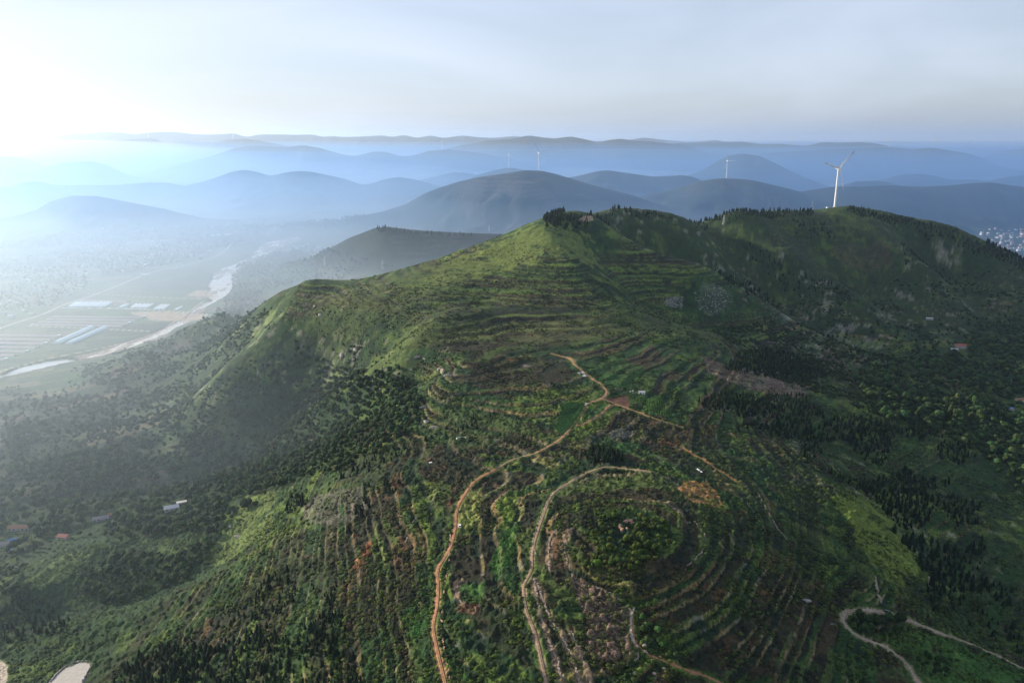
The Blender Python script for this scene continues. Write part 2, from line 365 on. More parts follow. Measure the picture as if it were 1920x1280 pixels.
VRD = [(w, c, smooth_line(np.array([at_z(u, v, 1)[:2] for u, v in p]), 4)) for w, c, p in VROADS]
WL = [smooth_line(gpts(p), 6) for p in WALLS]
def vpoly(pts): return np.array([at_z(u, v, 1)[:2] for u, v in pts])
# ---- paints: (outline, colour, edge wobble m, strength)
GRASS, MID, DARK = (.104, .155, .026), (.017, .046, .012), (.006, .017, .009)
BROWN, DBROWN, SOIL, STONE, DRY = (.036, .026, .014), (.016, .013, .009), (.22, .10, .05), (.28, .25, .22), (.22, .18, .07)
CROP = (.022, .060, .016)
PAINT = [
    ([(1040, 800), (1056, 758), (1066, 752), (1097, 756), (1098, 766), (1078, 800), (1052, 815)], CROP, 0, 1.0),
    ([(1102, 790), (1118, 760), (1128, 756), (1150, 765), (1128, 776)], CROP, 1, .9),
    ([(1128, 747), (1175, 740), (1182, 762), (1174, 764)], (.10, .05, .033), 0, 1),
    ([(1190, 745), (1240, 742), (1262, 780), (1215, 775)], (.05, .11, .02), 2, .9),
    ([(1150, 835), (1180, 820), (1200, 838), (1190, 850), (1160, 850)], CROP, 1, .9),
    ([(1100, 690), (1160, 668), (1210, 690), (1190, 725), (1140, 728)], (.028, .075, .016), 3, .8),
    ([(861, 1092), (907, 1090), (912, 1125), (880, 1132), (862, 1120)], (.035, .09, .018), 1, .9),
    ([(860, 1132), (900, 1130), (898, 1148), (858, 1148)], (.13, .07, .045), 1, .9),
    ([(770, 1160), (800, 1130), (808, 1175), (800, 1195), (765, 1195)], (.033, .085, .018), 2, .8),
    ([(915, 1060), (950, 990), (975, 985), (965, 1030), (950, 1065), (930, 1085)], (.035, .09, .018), 2, .8),
    ([(858, 985), (880, 920), (903, 910), (900, 960), (880, 1000), (862, 1010)], (.15, .17, .045), 2, .8),
    ([(1070, 1073), (1117, 1099), (1163, 1128), (1184, 1145), (1180, 1200), (1196, 1217), (1150, 1242), (1104, 1225), (1100, 1162), (1075, 1103)], (.17, .11, .085), 2, .75),
    ([(1030, 1060), (1030, 1014), (1060, 995), (1066, 1060)], (.13, .07, .045), 2, .6),
    ([(1088, 1065), (1125, 1086), (1188, 1090), (1180, 1102), (1120, 1095)], (.20, .18, .05), 2, .8),
    ([(1330, 905), (1290, 900), (1270, 915), (1290, 940), (1350, 950), (1355, 930)], (.30, .15, .06), 4, .7),
    ([(560, 950), (600, 925), (680, 915), (690, 945), (640, 985), (580, 980)], (.13, .115, .10), 6, .5),
    ([(660, 1065), (690, 1010), (700, 1020), (680, 1070)], (.24, .09, .045), 2, .75),
    ([(1310, 665), (1380, 690), (1470, 700), (1530, 730), (1500, 745), (1400, 730), (1330, 700)], (.17, .11, .09), 4, .6),
    ([(1460, 590), (1570, 605), (1600, 622), (1540, 618), (1470, 605)], (.22, .22, .22), 8, .4),
    ([(1245, 560), (1280, 555), (1280, 580), (1250, 575)], (.2, .2, .19), 5, .3),
    ([(1300, 548), (1340, 530), (1380, 560), (1350, 590), (1310, 585)], (.12, .13, .11), 8, .3),
    ([(1560, 450), (1660, 450), (1680, 490), (1640, 510), (1570, 490)], (.07, .045, .032), 10, .45),
    ([(1130, 810), (1180, 795), (1190, 815), (1150, 828)], (.12, .12, .11), 3, .5),
    ([(1600, 920), (1700, 1000), (1720, 1060), (1700, 1100), (1640, 1070), (1600, 1000), (1560, 940)], (.115, .155, .026), 6, .8),
    ([(780, 800), (850, 770), (960, 780), (1000, 800), (900, 840), (800, 840)], (.05, .075, .025), 8, .5),
    ([(850, 480), (1018, 415), (1060, 420), (1120, 470), (1110, 500), (960, 500), (860, 530), (760, 545)], (.115, .150, .034), 30, .75),  # grass patch, its colour also brightened for sunlight near the peak
    ([(640, 540), (860, 480), (880, 540), (760, 600), (640, 640), (560, 600)], (.065, .090, .024), 30, .5),
    ([(820, 600), (1100, 590), (1360, 605), (1340, 640), (1060, 640), (800, 650)], (.085, .10, .032), 10, .5),
    ([(431, 700), (500, 640), (520, 650), (460, 700), (410, 735)], (.085, .115, .026), 14, .6),
    ([(700, 670), (820, 595), (860, 600), (760, 690), (690, 700)], (.085, .115, .026), 14, .55),
    ([(380, 1040), (470, 930), (520, 920), (500, 1000), (420, 1060)], (.095, .13, .032), 6, .7),
    ([(40, 1100), (120, 1040), (170, 1035), (120, 1090), (70, 1110)], (.11, .15, .045), 6, .7),
    ([(1430, 1230), (1920, 1270), (1920, 1290), (1760, 1290)], (.06, .13, .03), 3, .3),
    ([(1690, 1170), (1740, 1190), (1860, 1230), (1920, 1262), (1920, 1290), (1750, 1290), (1700, 1230), (1640, 1190)], (.038, .100, .018), 3, .8),
    ([(200, 880), (300, 870), (310, 830), (240, 830)], (.07, .10, .045), 6, .5),
    ([(1520, 385), (1600, 385), (1610, 396), (1520, 393)], (.36, .26, .18), 3, .9),
    ([(1085, 412), (1110, 405), (1115, 413), (1090, 418)], (.34, .24, .16), 3, .8),
    ([(92, 1290), (92, 1278), (122, 1252), (150, 1242), (170, 1243), (168, 1262), (150, 1290)], (.17, .165, .155), 0, 1),
]
PT = [(poly(p), c, e, s) for p, c, e, s in PAINT]
# brown ploughed and scrub terraces, hand-placed by their look
BROWNS = [poly(p) for p in [
    [(560, 570), (640, 545), (740, 530), (800, 560), (860, 610), (700, 640), (600, 600)],
    [(700, 640), (900, 560), (1150, 560), (1150, 640), (1050, 660), (900, 660)],
    [(880, 650), (1040, 650), (1080, 700), (1060, 745), (960, 745), (880, 720)],
    [(640, 860), (900, 840), (1040, 750), (1080, 840), (1000, 900), (880, 960), (840, 1060), (700, 1080), (660, 980)],
    [(340, 1210), (520, 1050), (620, 1040), (560, 1100), (400, 1230)],
    [(560, 1100), (700, 960), (820, 960), (810, 1100), (700, 1200)],
    [(880, 1120), (1000, 1100), (1030, 1290), (880, 1290)],
    [(960, 920), (1100, 880), (1290, 900), (1300, 1000), (1240, 960), (1120, 960), (1090, 1060), (1000, 1080)],
    [(1200, 1120), (1300, 960), (1500, 960), (1560, 1120), (1500, 1290), (1200, 1290)],
    [(1180, 800), (1400, 800), (1520, 850), (1560, 1000), (1400, 950), (1250, 860)],
]]
RIVER = vpoly([(560, 440), (505, 452), (484, 462), (470, 482), (430, 496), (400, 512), (392, 535), (385, 552), (396, 562), (362, 580), (345, 597), (300, 617), (200, 652), (140, 668), (150, 678),
               (220, 668), (290, 645), (330, 612), (375, 595), (384, 575), (425, 552), (440, 530), (448, 505), (490, 487), (512, 468), (570, 446)])
POND = vpoly([(0, 703), (37, 687), (85, 676), (118, 671), (140, 673), (157, 678), (130, 681), (81, 691), (8, 706), (-60, 722), (-60, 712)])
# ---- woods: (outline, kind, spacing m, height m, label stem)
H1 = None
def near_slope():
    gyy, gxx = np.gradient(NEAR, GS); return np.hypot(gxx, gyy)
SLOPE = near_slope()
def slope_at(x, y):
    ix = np.clip(((x - GX0) / GS).round().astype(int), 0, len(gx) - 1); iy = np.clip(((y - GY0) / GS).round().astype(int), 0, len(gy) - 1)
    return SLOPE[iy, ix]
FLATS = [(i, 0) for i in range(0)]
RX0, RX1, RY0, RY1, RS = -420., 640., 240., 1300., 2.0
_rx, _ry = np.meshgrid(np.arange(RX0, RX1, RS), np.arange(RY0, RY1, RS))
RDIST = np.full(_rx.shape, 60.)
for _w, _c, _P in RD:
    _b = (_rx > _P[:, 0].min() - 12) & (_rx < _P[:, 0].max() + 12) & (_ry > _P[:, 1].min() - 12) & (_ry < _P[:, 1].max() + 12)
    if _b.any(): RDIST[_b] = np.minimum(RDIST[_b], seg_dist(_rx[_b], _ry[_b], _P) - _w * .5)
def rdist(x, y):
    fx = np.clip((x - RX0) / RS, 0, RDIST.shape[1] - 1.01); fy = np.clip((y - RY0) / RS, 0, RDIST.shape[0] - 1.01); ix = fx.astype(int); iy = fy.astype(int); fx = fx - ix; fy = fy - iy
    return (RDIST[iy, ix] * (1 - fx) + RDIST[iy, ix + 1] * fx) * (1 - fy) + (RDIST[iy + 1, ix] * (1 - fx) + RDIST[iy + 1, ix + 1] * fx) * fy
def terrace_mask(x, y, h):
    m = sstep(70, 105, h) * (1 - sstep(236, 262, h)) * (1 - sstep(.50, .75, slope_at(x, y)))
    m = m * (0.45 + 0.55 * sstep(.34, .46, fbm(x, y, 170, 2, 21))) * sstep(.8, 5, rdist(x, y))
    return m
def terr(x, y, h):
    hw = h + 2.2 * (fbm(x, y, 120, 2, 31) - .5) + .5 * (fbm(x, y, 24, 2, 33) - .5)
    k = np.where(hw < 183.6, hw / 2.7, 68 + (hw - 183.6) / 4.6)
    st = np.where(hw < 183.6, 2.7, 4.6); k = k + .22 * np.sin(2.1 * k) + .08 * np.sin(5.3 * k)
    band = np.floor(k); f = k - band
    return band, f, st
def full_h(x, y):
    h = base_h(x, y)
    m = y < 2300
    if m.any():
        xs, ys, hs = x[m], y[m], h[m]
        tm = terrace_mask(xs, ys, hs)
        band, f, st = terr(xs, ys, hs)
        g = np.where(f < .8, f * .35, .28 + (f - .8) / .2 * .72)
        h[m] = hs + tm * st * (g - f)
    return h
def mixc(col, c, a):
    a = a[:, None]; return col * (1 - a) + np.array(c)[None] * a
def ground_colour(x, y, h):
    n = x.size
    n1 = fbm(x, y, 60, 3, 61); n2 = fbm(x, y, 14, 3, 65); n3 = fbm(x, y, 4.5, 2, 69); n4 = fbm(x, y, 210, 2, 73)
    col = np.tile(np.array(MID), (n, 1))
    col = mixc(col, GRASS, sstep(.50, .68, n1 * .5 + n2 * .5) * .8)
    col = mixc(col, DARK, sstep(.52, .62, fbm(x, y, 9, 3, 77)) * .75)
    near = y < 2300
    x_, y_, h_ = x[near], y[near], h[near]
    c = col[near]
    n1_, n2_, n3_, n4_ = n1[near], n2[near], n3[near], n4[near]
    tm = terrace_mask(x_, y_, h_); band, f, st = terr(x_, y_, h_)
    along = np.floor(fbm(x_, y_, 230, 2, 81) * 7)
    hb = hash1(band * 13 + along, 3)
    inb = np.zeros(x_.shape)
    for P in BROWNS: inb = np.maximum(inb, in_poly(x_ + 14 * (n2_ - .5), y_ + 20 * (n1_ - .5), P))
    pb = .18 + .45 * inb
    c = mixc(c, BROWN, tm * (hb < pb) * (.6 + .5 * n2_).clip(0, 1))
    c = mixc(c, DBROWN, tm * ((hb > pb) & (hb < pb + .16)) * .85)
    c = mixc(c, MID, tm * ((hb > pb + .16) & (hb < .84)) * .6)
    c = mixc(c, GRASS, tm * (hb > .84) * sstep(.35, .5, n2_) * .75)
    c = mixc(c, DARK, inb * sstep(.46, .56, fbm(x_, y_, 5, 2, 83)) * .55)
    c = mixc(c, SOIL, tm * inb * sstep(.60, .70, n2_) * (hash1(band, 5) > .6) * .25)
    c = mixc(c, (.055, .085, .020), tm * ((f > .02) & (f < .26)) * sstep(.42, .52, fbm(x_, y_, 40, 2, 85)) * .75)
    # risers: dry-stone edges with dry grass
    ris = (1 - .65 * inb * (x_ < -20)) * (f > .84) * tm * sstep(.36, .5, fbm(x_, y_, 48, 2, 87))
    c = mixc(c, STONE, ris * sstep(.5, .62, n3_) * .28)
    c = mixc(c, DRY, ris * sstep(.35, .5, n2_) * .42)
    c = mixc(c, SOIL, ris * sstep(.50, .58, n1_) * .3)
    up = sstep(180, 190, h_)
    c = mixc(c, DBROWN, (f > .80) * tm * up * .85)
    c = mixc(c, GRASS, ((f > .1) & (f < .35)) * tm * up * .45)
    # shadow line painted into the scrub colour at the foot of each edge
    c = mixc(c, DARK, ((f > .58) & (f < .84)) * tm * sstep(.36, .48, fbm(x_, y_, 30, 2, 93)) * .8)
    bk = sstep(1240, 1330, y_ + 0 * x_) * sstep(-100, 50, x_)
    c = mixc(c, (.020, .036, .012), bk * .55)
    # valley sides: greener and darker
    low = 1 - sstep(60, 100, h_)
    c = mixc(c, (.015, .036, .012), low * .55)
    # stones
    c = mixc(c, STONE, sstep(.66, .74, n4_ * .45 + n2_ * .55) * sstep(.5, .6, n3_) * .4)
    sl = slope_at(x_, y_)
    c = mixc(c, (.34, .30, .25), sstep(1.2, 1.7, sl) * sstep(.56, .66, n3_ * .4 + n1_ * .6) * .6)
    for P, pc, e, s in PT:
        x0, y0 = P.min(0) - 10; x1, y1 = P.max(0) + 10
        b = (x_ > x0) & (x_ < x1) & (y_ > y0) & (y_ < y1)
        if not b.any(): continue
        xb, yb = x_[b], y_[b]
        m = in_poly(xb + e * 2 * (fbm(xb, yb, 12, 2, 95) - .5), yb + e * 2 * (fbm(xb, yb, 12, 2, 97) - .5), P)
        a = m * s * ((1 if e == 0 else sstep(.25, .5, n3_[b] * .5 + n2_[b] * .5)))
        c[b] = mixc(c[b], pc, a)
    for w, pc, P in RD:
        x0, y0 = P.min(0) - 8; x1, y1 = P.max(0) + 8
        b = (x_ > x0) & (x_ < x1) & (y_ > y0) & (y_ < y1)
        if not b.any(): continue
        d = seg_dist(x_[b], y_[b], P) + 1.2 * (n3_[b] - .5)
        v = (.75 + .5 * n2_[b])[:, None]
        c[b] = mixc(c[b], GRASS, (1 - sstep(w * .5 + .6, w * .5 + 2.4, d)) * .5)
        a = (1 - sstep(w * .5, w * .5 + .7, d))[:, None]
        mid = (np.abs(d) < .35) * .35
        c[b] = c[b] * (1 - a) + np.array(pc)[None] * v * a * (1 - mid[:, None] * .6)
    for P in WL:
        x0, y0 = P.min(0) - 6; x1, y1 = P.max(0) + 6
        b = (x_ > x0) & (x_ < x1) & (y_ > y0) & (y_ < y1)
        if b.any():
            d = seg_dist(x_[b], y_[b], P)
            c[b] = mixc(c[b], (.20, .145, .095), (1 - sstep(1.0, 2.6, d + 1.5 * (n3_[b] - .5))) * .75)
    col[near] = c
    # valley floor and beyond
    fl = (1 - sstep(np.where(x < 0, 30, 10), np.where(x < 0, 60, 26), h)) * sstep(820, 1000, y + np.abs(x) * .25)
    ang = .42
    fx = x * math.cos(ang) + y * math.sin(ang); fy = -x * math.sin(ang) + y * math.cos(ang)
    fx = fx + 60 * (fbm(x, y, 400, 2, 101) - .5); fy = fy + 60 * (fbm(x, y, 420, 2, 103) - .5)
    fy = fy * np.where((y < 1450) & (x < 0), 2.0, 1.0)
    row_ = np.floor(fy / 62); off = hash1(row_, 9) * 90
    cell = np.floor((fx + off) / (70 + 60 * hash1(row_, 11)))
    hc = hash1(cell * 17 + row_ * 5, 13)
    edge = np.minimum(np.abs((fy / 62) % 1 - .5), .5)
    fcol = np.array([(.062, .115, .045), (.085, .12, .06), (.05, .085, .04), (.10, .125, .06), (.045, .095, .04), (.13, .115, .075), (.06, .10, .05), (.07, .125, .05)])[(hc * 7.99).astype(int)]
    fcol = fcol * (.55 + .35 * n2)[:, None]
    fcol = mixc(fcol, (.028, .046, .024), (edge > .44) * .8)
    fcol = mixc(fcol, (.016, .030, .014), sstep(.51, .57, fbm(x, y, 130, 4, 107, .6)) * .9)
    fcol = mixc(fcol, (.14, .11, .075), (hc > .9) * .6)
    col = col * (1 - fl[:, None]) + fcol * fl[:, None]
    # the far hills
    fh = sstep(2180, 2300, y) * sstep(14, 40, h)
    lines = sstep(.6, .9, np.abs(np.sin((h + 14 * n4 + 5 * n2) / 4.8)))
    hill = mixc(np.tile(np.array([.013, .022, .012]), (n, 1)), (.034, .028, .020), lines * sstep(.45, .6, fbm(x, y, 240, 3, 117)) * .6)
    hill = mixc(hill, (.030, .042, .018), sstep(.50, .60, fbm(x, y, 380, 4, 119)) * .5)
    hill = mixc(hill, (.009, .016, .008), sstep(.48, .56, fbm(x, y, 260, 5, 111, .6)) * .85)
    hill = mixc(hill, (.09, .065, .055), lines * sstep(.60, .68, fbm(x, y, 170, 3, 113)) * .5)
    col = col * (1 - fh[:, None]) + hill * fh[:, None]
    # river bed, bare earth, valley roads
    b = (y > 1100) & (y < 3600) & (x < 0) & (x > -1900) & (h < 30)
    if b.any():
        xb, yb, cb = x[b], y[b], col[b]
        rr = in_poly(xb + 10 * (fbm(xb, yb, 30, 3, 121) - .5), yb + 60 * (fbm(xb, yb, 90, 3, 123) - .5), RIVER)
        bed = mixc(np.tile(np.array([.17, .13, .11]), (len(xb), 1)), (.47, .45, .43), sstep(.50, .58, fbm(xb, yb * .35, 26, 3, 127)))
        cb = np.where(rr[:, None], bed, cb)
        e = in_poly(xb, yb + 30 * (n2[b] - .5), vpoly([(240, 584), (300, 582), (390, 590), (375, 600), (300, 602), (260, 592)]))
        e |= in_poly(xb, yb + 60 * (n2[b] - .5), vpoly([(352, 552), (372, 543), (398, 545), (405, 556), (380, 558)]))
        cb = mixc(cb, (.36, .25, .17), e * .8)
        for w, pc, P in VRD:
            cb = mixc(cb, pc, 1 - sstep(w * .5 - 1, w * .5 + 1.5, seg_dist(xb, yb, P)))
        col[b] = cb
    return np.clip(col, 0.004, .8)

# ------------------------------------------------------------------ mesh helpers
def link(o, parent=None):
    scene.collection.objects.link(o)
    if parent is not None: o.parent = parent
    return o
def np_mesh(name, V, Fc, col=None, smooth=False, mat=None):
    """V (n,3); Fc: (m,3) or (m,4) int array"""
    me = bpy.data.meshes.new(name)
    V = np.ascontiguousarray(V, np.float32); Fc = np.ascontiguousarray(Fc, np.int32); k = Fc.shape[1]
    me.vertices.add(len(V)); me.vertices.foreach_set('co', V.ravel())
    me.loops.add(Fc.size); me.loops.foreach_set('vertex_index', Fc.ravel())
    me.polygons.add(len(Fc)); me.polygons.foreach_set('loop_start', np.arange(0, Fc.size, k, dtype=np.int32))
    me.polygons.foreach_set('loop_total', np.full(len(Fc), k, np.int32))
    if smooth: me.polygons.foreach_set('use_smooth', np.ones(len(Fc), bool))
    if col is not None:
        a = me.attributes.new('Col', 'FLOAT_COLOR', 'POINT')
        a.data.foreach_set('color', np.hstack([col, np.ones((len(col), 1))]).astype(np.float32).ravel())
    me.update(calc_edges=True)
    if mat: me.materials.append(mat)
    return me
def new_mat(name):
    m = bpy.data.materials.new(name); m.use_nodes = True
    return m, m.node_tree.nodes, m.node_tree.links, m.node_tree.nodes['Principled BSDF']
def tag(o, label=None, cat=None, group=None, kind=None):
    if label: o['label'] = label
    if cat: o['category'] = cat
    if group: o['group'] = group
    if kind: o['kind'] = kind
    return o

# ------------------------------------------------------------------ ground material and sheet
m_ground, N, L, bs = new_mat("ground_cover")
bs.inputs['Roughness'].default_value = .95; bs.inputs['Specular IOR Level'].default_value = .15
at = N.new('ShaderNodeAttribute'); at.attribute_name = 'Col'
tc = N.new('ShaderNodeTexCoord')
nz1 = N.new('ShaderNodeTexNoise'); nz1.inputs['Scale'].default_value = .55; nz1.inputs['Detail'].default_value = 5; nz1.inputs['Roughness'].default_value = .65
nz2 = N.new('ShaderNodeTexNoise'); nz2.inputs['Scale'].default_value = .09; nz2.inputs['Detail'].default_value = 4
L.new(tc.outputs['Object'], nz1.inputs['Vector']); L.new(tc.outputs['Object'], nz2.inputs['Vector'])
mr = N.new('ShaderNodeMapRange'); mr.inputs['From Min'].default_value = .3; mr.inputs['From Max'].default_value = .7; mr.inputs['To Min'].default_value = .3; mr.inputs['To Max'].default_value = 1.75
L.new(nz1.outputs['Fac'], mr.inputs['Value'])
mr2 = N.new('ShaderNodeMapRange'); mr2.inputs['From Min'].default_value = .3; mr2.inputs['From Max'].default_value = .7; mr2.inputs['To Min'].default_value = .75; mr2.inputs['To Max'].default_value = 1.25
L.new(nz2.outputs['Fac'], mr2.inputs['Value'])
mu = N.new('ShaderNodeMath'); mu.operation = 'MULTIPLY'; L.new(mr.outputs[0], mu.inputs[0]); L.new(mr2.outputs[0], mu.inputs[1])
vm = N.new('ShaderNodeVectorMath'); vm.operation = 'SCALE'; L.new(at.outputs['Color'], vm.inputs[0]); L.new(mu.outputs[0], vm.inputs['Scale'])
L.new(vm.outputs[0], bs.inputs['Base Color'])
bp = N.new('ShaderNodeBump'); bp.inputs['Strength'].default_value = .8; bp.inputs['Distance'].default_value = 1.1
L.new(nz1.outputs['Fac'], bp.inputs['Height']); L.new(bp.outputs[0], bs.inputs['Normal'])

def build_ground():
    NA = 1500
    az = np.radians(np.linspace(-52, 52, NA))
    r = [60.0]
    while r[-1] < 290: r.append(r[-1] * 1.02)
    while r[-1] < 1350: r.append(r[-1] * 1.0031)
    while r[-1] < 2700: r.append(r[-1] * 1.0048)
    while r[-1] < 40000: r.append(r[-1] * (1.0062 if r[-1] < 17000 else 1.03))
    r = np.array(r); NR = len(r)
    rr, aa = np.meshgrid(r, az, indexing='ij')
    x = (rr * np.sin(aa)).ravel(); y = (rr * np.cos(aa)).ravel()
    h = full_h(x, y)
    # low scrub and grass tussocks
    sc = sstep(30, 60, h) * (y < 1500)
    rd = np.full(x.shape, 1e9)
    nb = (y < 1300)
    for w, pc, P in RD: rd[nb] = np.minimum(rd[nb], seg_dist(x[nb], y[nb], P) - w * .5)
    sc = sc * sstep(0, 1.5, rd)
    for P, pc, e, s_ in PT:
        if e == 0: sc = sc * (1 - in_poly(x, y, P))
    fine = 1 - sstep(600, 900, y)
    nn = fbm(x, y, 3.6, 3, 141, .6) * fine + fbm(x, y, 11, 2, 142, .6) * (1 - fine)
    hb = base_h(x, y)
    # ledge cut for the tracks
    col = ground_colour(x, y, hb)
    bush = sstep(.45, .75, nn)
    h2 = h + sc * (1.7 * fine + .7 * (1 - fine)) * bush
    # river bed slightly sunk, pond basin
    b = (y > 1100) & (y < 3600) & (x < 0) & (x > -2200) & (h < 30)
    h2[b] -= 1.5 * in_poly(x[b], y[b], RIVER)
    b2 = b & (y < 2000)
    inp = in_poly(x[b2], y[b2], POND); h2[b2] = np.where(inp, -2.5, h2[b2])
    V = np.stack([x, y, h2], 1)
    idx = np.arange(NR * NA).reshape(NR, NA)
    Fc = np.stack([idx[:-1, :-1].ravel(), idx[:-1, 1:].ravel(), idx[1:, 1:].ravel(), idx[1:, :-1].ravel()], 1)
    me = np_mesh("hills", V, Fc, col, True, m_ground)
    o = bpy.data.objects.new("hills", me); link(o); tag(o, kind='structure')
    print("ground", len(V), round(time.time() - T0, 1))
build_ground()

# ------------------------------------------------------------------ plants: shapes
rng = np.random.RandomState(11)
def ico(sub):
    t = (1 + 5 ** .5) / 2
    V = [(-1, t, 0), (1, t, 0), (-1, -t, 0), (1, -t, 0), (0, -1, t), (0, 1, t), (0, -1, -t), (0, 1, -t), (t, 0, -1), (t, 0, 1), (-t, 0, -1), (-t, 0, 1)]
    Fc = [(0, 11, 5), (0, 5, 1), (0, 1, 7), (0, 7, 10), (0, 10, 11), (1, 5, 9), (5, 11, 4), (11, 10, 2), (10, 7, 6), (7, 1, 8), (3, 9, 4), (3, 4, 2), (3, 2, 6), (3, 6, 8), (3, 8, 9), (4, 9, 5), (2, 4, 11), (6, 2, 10), (8, 6, 7), (9, 8, 1)]
    V = [np.array(v) / np.linalg.norm(v) for v in V]
    for _ in range(sub):
        cache = {}; nf = []
        def mid(a, b):
            k = (min(a, b), max(a, b))
            if k not in cache:
                m = V[a] + V[b]; V.append(m / np.linalg.norm(m)); cache[k] = len(V) - 1
            return cache[k]
        for a, b, c in Fc:
            ab, bc, ca = mid(a, b), mid(b, c), mid(c, a); nf += [(a, ab, ca), (b, bc, ab), (c, ca, bc), (ab, bc, ca)]
        Fc = nf
    return np.array(V), np.array(Fc)
ICO0, ICO1 = ico(0), ico(1)
def merge(parts):
    V, Fc, C, n = [], [], [], 0
    for v, f, c in parts:
        V.append(v); Fc.append(f + n); C.append(np.broadcast_to(c, (len(v), 3))); n += len(v)
    return np.vstack(V), np.vstack(Fc), np.vstack(C)
def leaf_tris(P, Nn, size, col, var=.25):
    """one ragged triangle at each point, roughly facing outward"""
    n = len(P); a = rng.normal(size=(n, 3)); a -= (a * Nn).sum(1, keepdims=True) * Nn * .6; a /= np.linalg.norm(a, axis=1, keepdims=True)
    b = np.cross(Nn, a); b /= np.linalg.norm(b, axis=1, keepdims=True) + 1e-9
    s = size * (.6 + .8 * rng.rand(n, 1))
    V = np.stack([P - a * s - b * s * .6, P + a * s - b * s * .5, P + b * s * .9 + Nn * s * .5], 1).reshape(-1, 3)
    c = np.repeat(col * (1 + var * (rng.rand(n, 1) - .5) * 2), 3, 0)
    return V, np.arange(3 * n).reshape(n, 3), c
def conifer_crown(fine, k):
    """columnar juniper-like crown, unit height, base at z = .06"""
    rs = np.random.RandomState(100 + k); parts = []
    nr, ns = (9, 9) if fine else (5, 6)
    zs = np.linspace(0, 1, nr); V = []
    w = .20 + .05 * rs.rand()
    for z in zs:
        rad = w * (np.sin(min(1, z * 2.6 + .35) * math.pi / 2)) * (1 - z) ** .62 + .012
        for j in range(ns):
            a = j * 2 * math.pi / ns + z * 2.1; q = rad * (.78 + .5 * rs.rand())
            V.append((q * math.cos(a), q * math.sin(a), .05 + z * .95 + .03 * (rs.rand() - .5)))
    V = np.array(V); Fc = []
    for i in range(nr - 1):
        for j in range(ns):
            a, b = i * ns + j, i * ns + (j + 1) % ns; Fc += [(a, b, b + ns), (a, b + ns, a + ns)]
    c = np.array([.72, .78, .72]) * (.8 + .35 * rs.rand(len(V), 1))
    parts.append((V, np.array(Fc), c))
    n = 110 if fine else 26
    z = rs.rand(n) ** 1.25; a = rs.rand(n) * 6.283
    rad = w * np.sin(np.minimum(1, z * 2.6 + .35) * math.pi / 2) * (1 - z) ** .62 * 1.04 + .01
    P = np.stack([rad * np.cos(a), rad * np.sin(a), .05 + z * .95], 1); Nn = np.stack([np.cos(a), np.sin(a), 0 * a + .7], 1); Nn /= np.linalg.norm(Nn, axis=1, keepdims=True)
    parts.append(leaf_tris(P, Nn, .055 if fine else .085, np.array([1.15, 1.2, 1.0]), .35))
    return merge(parts)
def broad_crown(fine, k, tall=False):
    rs = np.random.RandomState(200 + k); parts = []
    nl = 9 if fine else 4
    H, Wd = (.42, .17) if tall else (.25, .30)
    for i in range(nl):
        a = rs.rand() * 6.283; q = Wd * (.0 if i == 0 else .75) * (.6 + .5 * rs.rand()); cz = .60 + (rs.rand() - .45) * H * 1.3
        c0 = np.array([q * math.cos(a), q * math.sin(a), cz]); r0 = (Wd * .75 if i == 0 else Wd * (.42 + .3 * rs.rand())) * (1 if fine else 1.2)
        v, f = ICO1 if (fine or i == 0) else ICO0
        dsp = .78 + .45 * rs.rand(len(v), 1)
        v2 = c0 + v * dsp * r0 * np.array([1, 1, (1.7 if tall else .92)])
        v2[:, 2] = np.maximum(v2[:, 2], .16)
        parts.append((v2, f, np.array([.8, .85, .8]) * (.72 + .5 * rs.rand()) * (.85 + .3 * rs.rand(len(v2), 1))))
        n = 34 if fine else 9
        d = rs.normal(size=(n, 3)); d /= np.linalg.norm(d, axis=1, keepdims=True); d[:, 2] = np.abs(d[:, 2]) * 1.0 - .2
        P = c0 + d * r0 * np.array([1, 1, (1.7 if tall else .92)]) * (1 + .12 * rs.rand(n, 1))
        parts.append(leaf_tris(P, d / np.linalg.norm(d, axis=1, keepdims=True), .05 if fine else .085, np.array([1.1, 1.18, .95]) * (.8 + .4 * rs.rand()), .35))
    return merge(parts)
def shrub_shape(k):
    rs = np.random.RandomState(300 + k); parts = []
    for i in range(1):
        v, f = ICO0; c0 = np.array([(rs.rand() - .5) * .2, (rs.rand() - .5) * .2, .3])
        parts.append((c0 + v * (.75 + .5 * rs.rand(len(v), 1)) * np.array([.5, .5, .42]), f, np.array([1, 1, 1]) * (.7 + .5 * rs.rand(len(v), 1))))
    d = rs.normal(size=(8, 3)); d /= np.linalg.norm(d, axis=1, keepdims=True); d[:, 2] = abs(d[:, 2])
    parts.append(leaf_tris(np.array([0, 0, .35]) + d * .5, d, .2, np.array([1.1, 1.15, 1]), .35))
    return merge(parts)
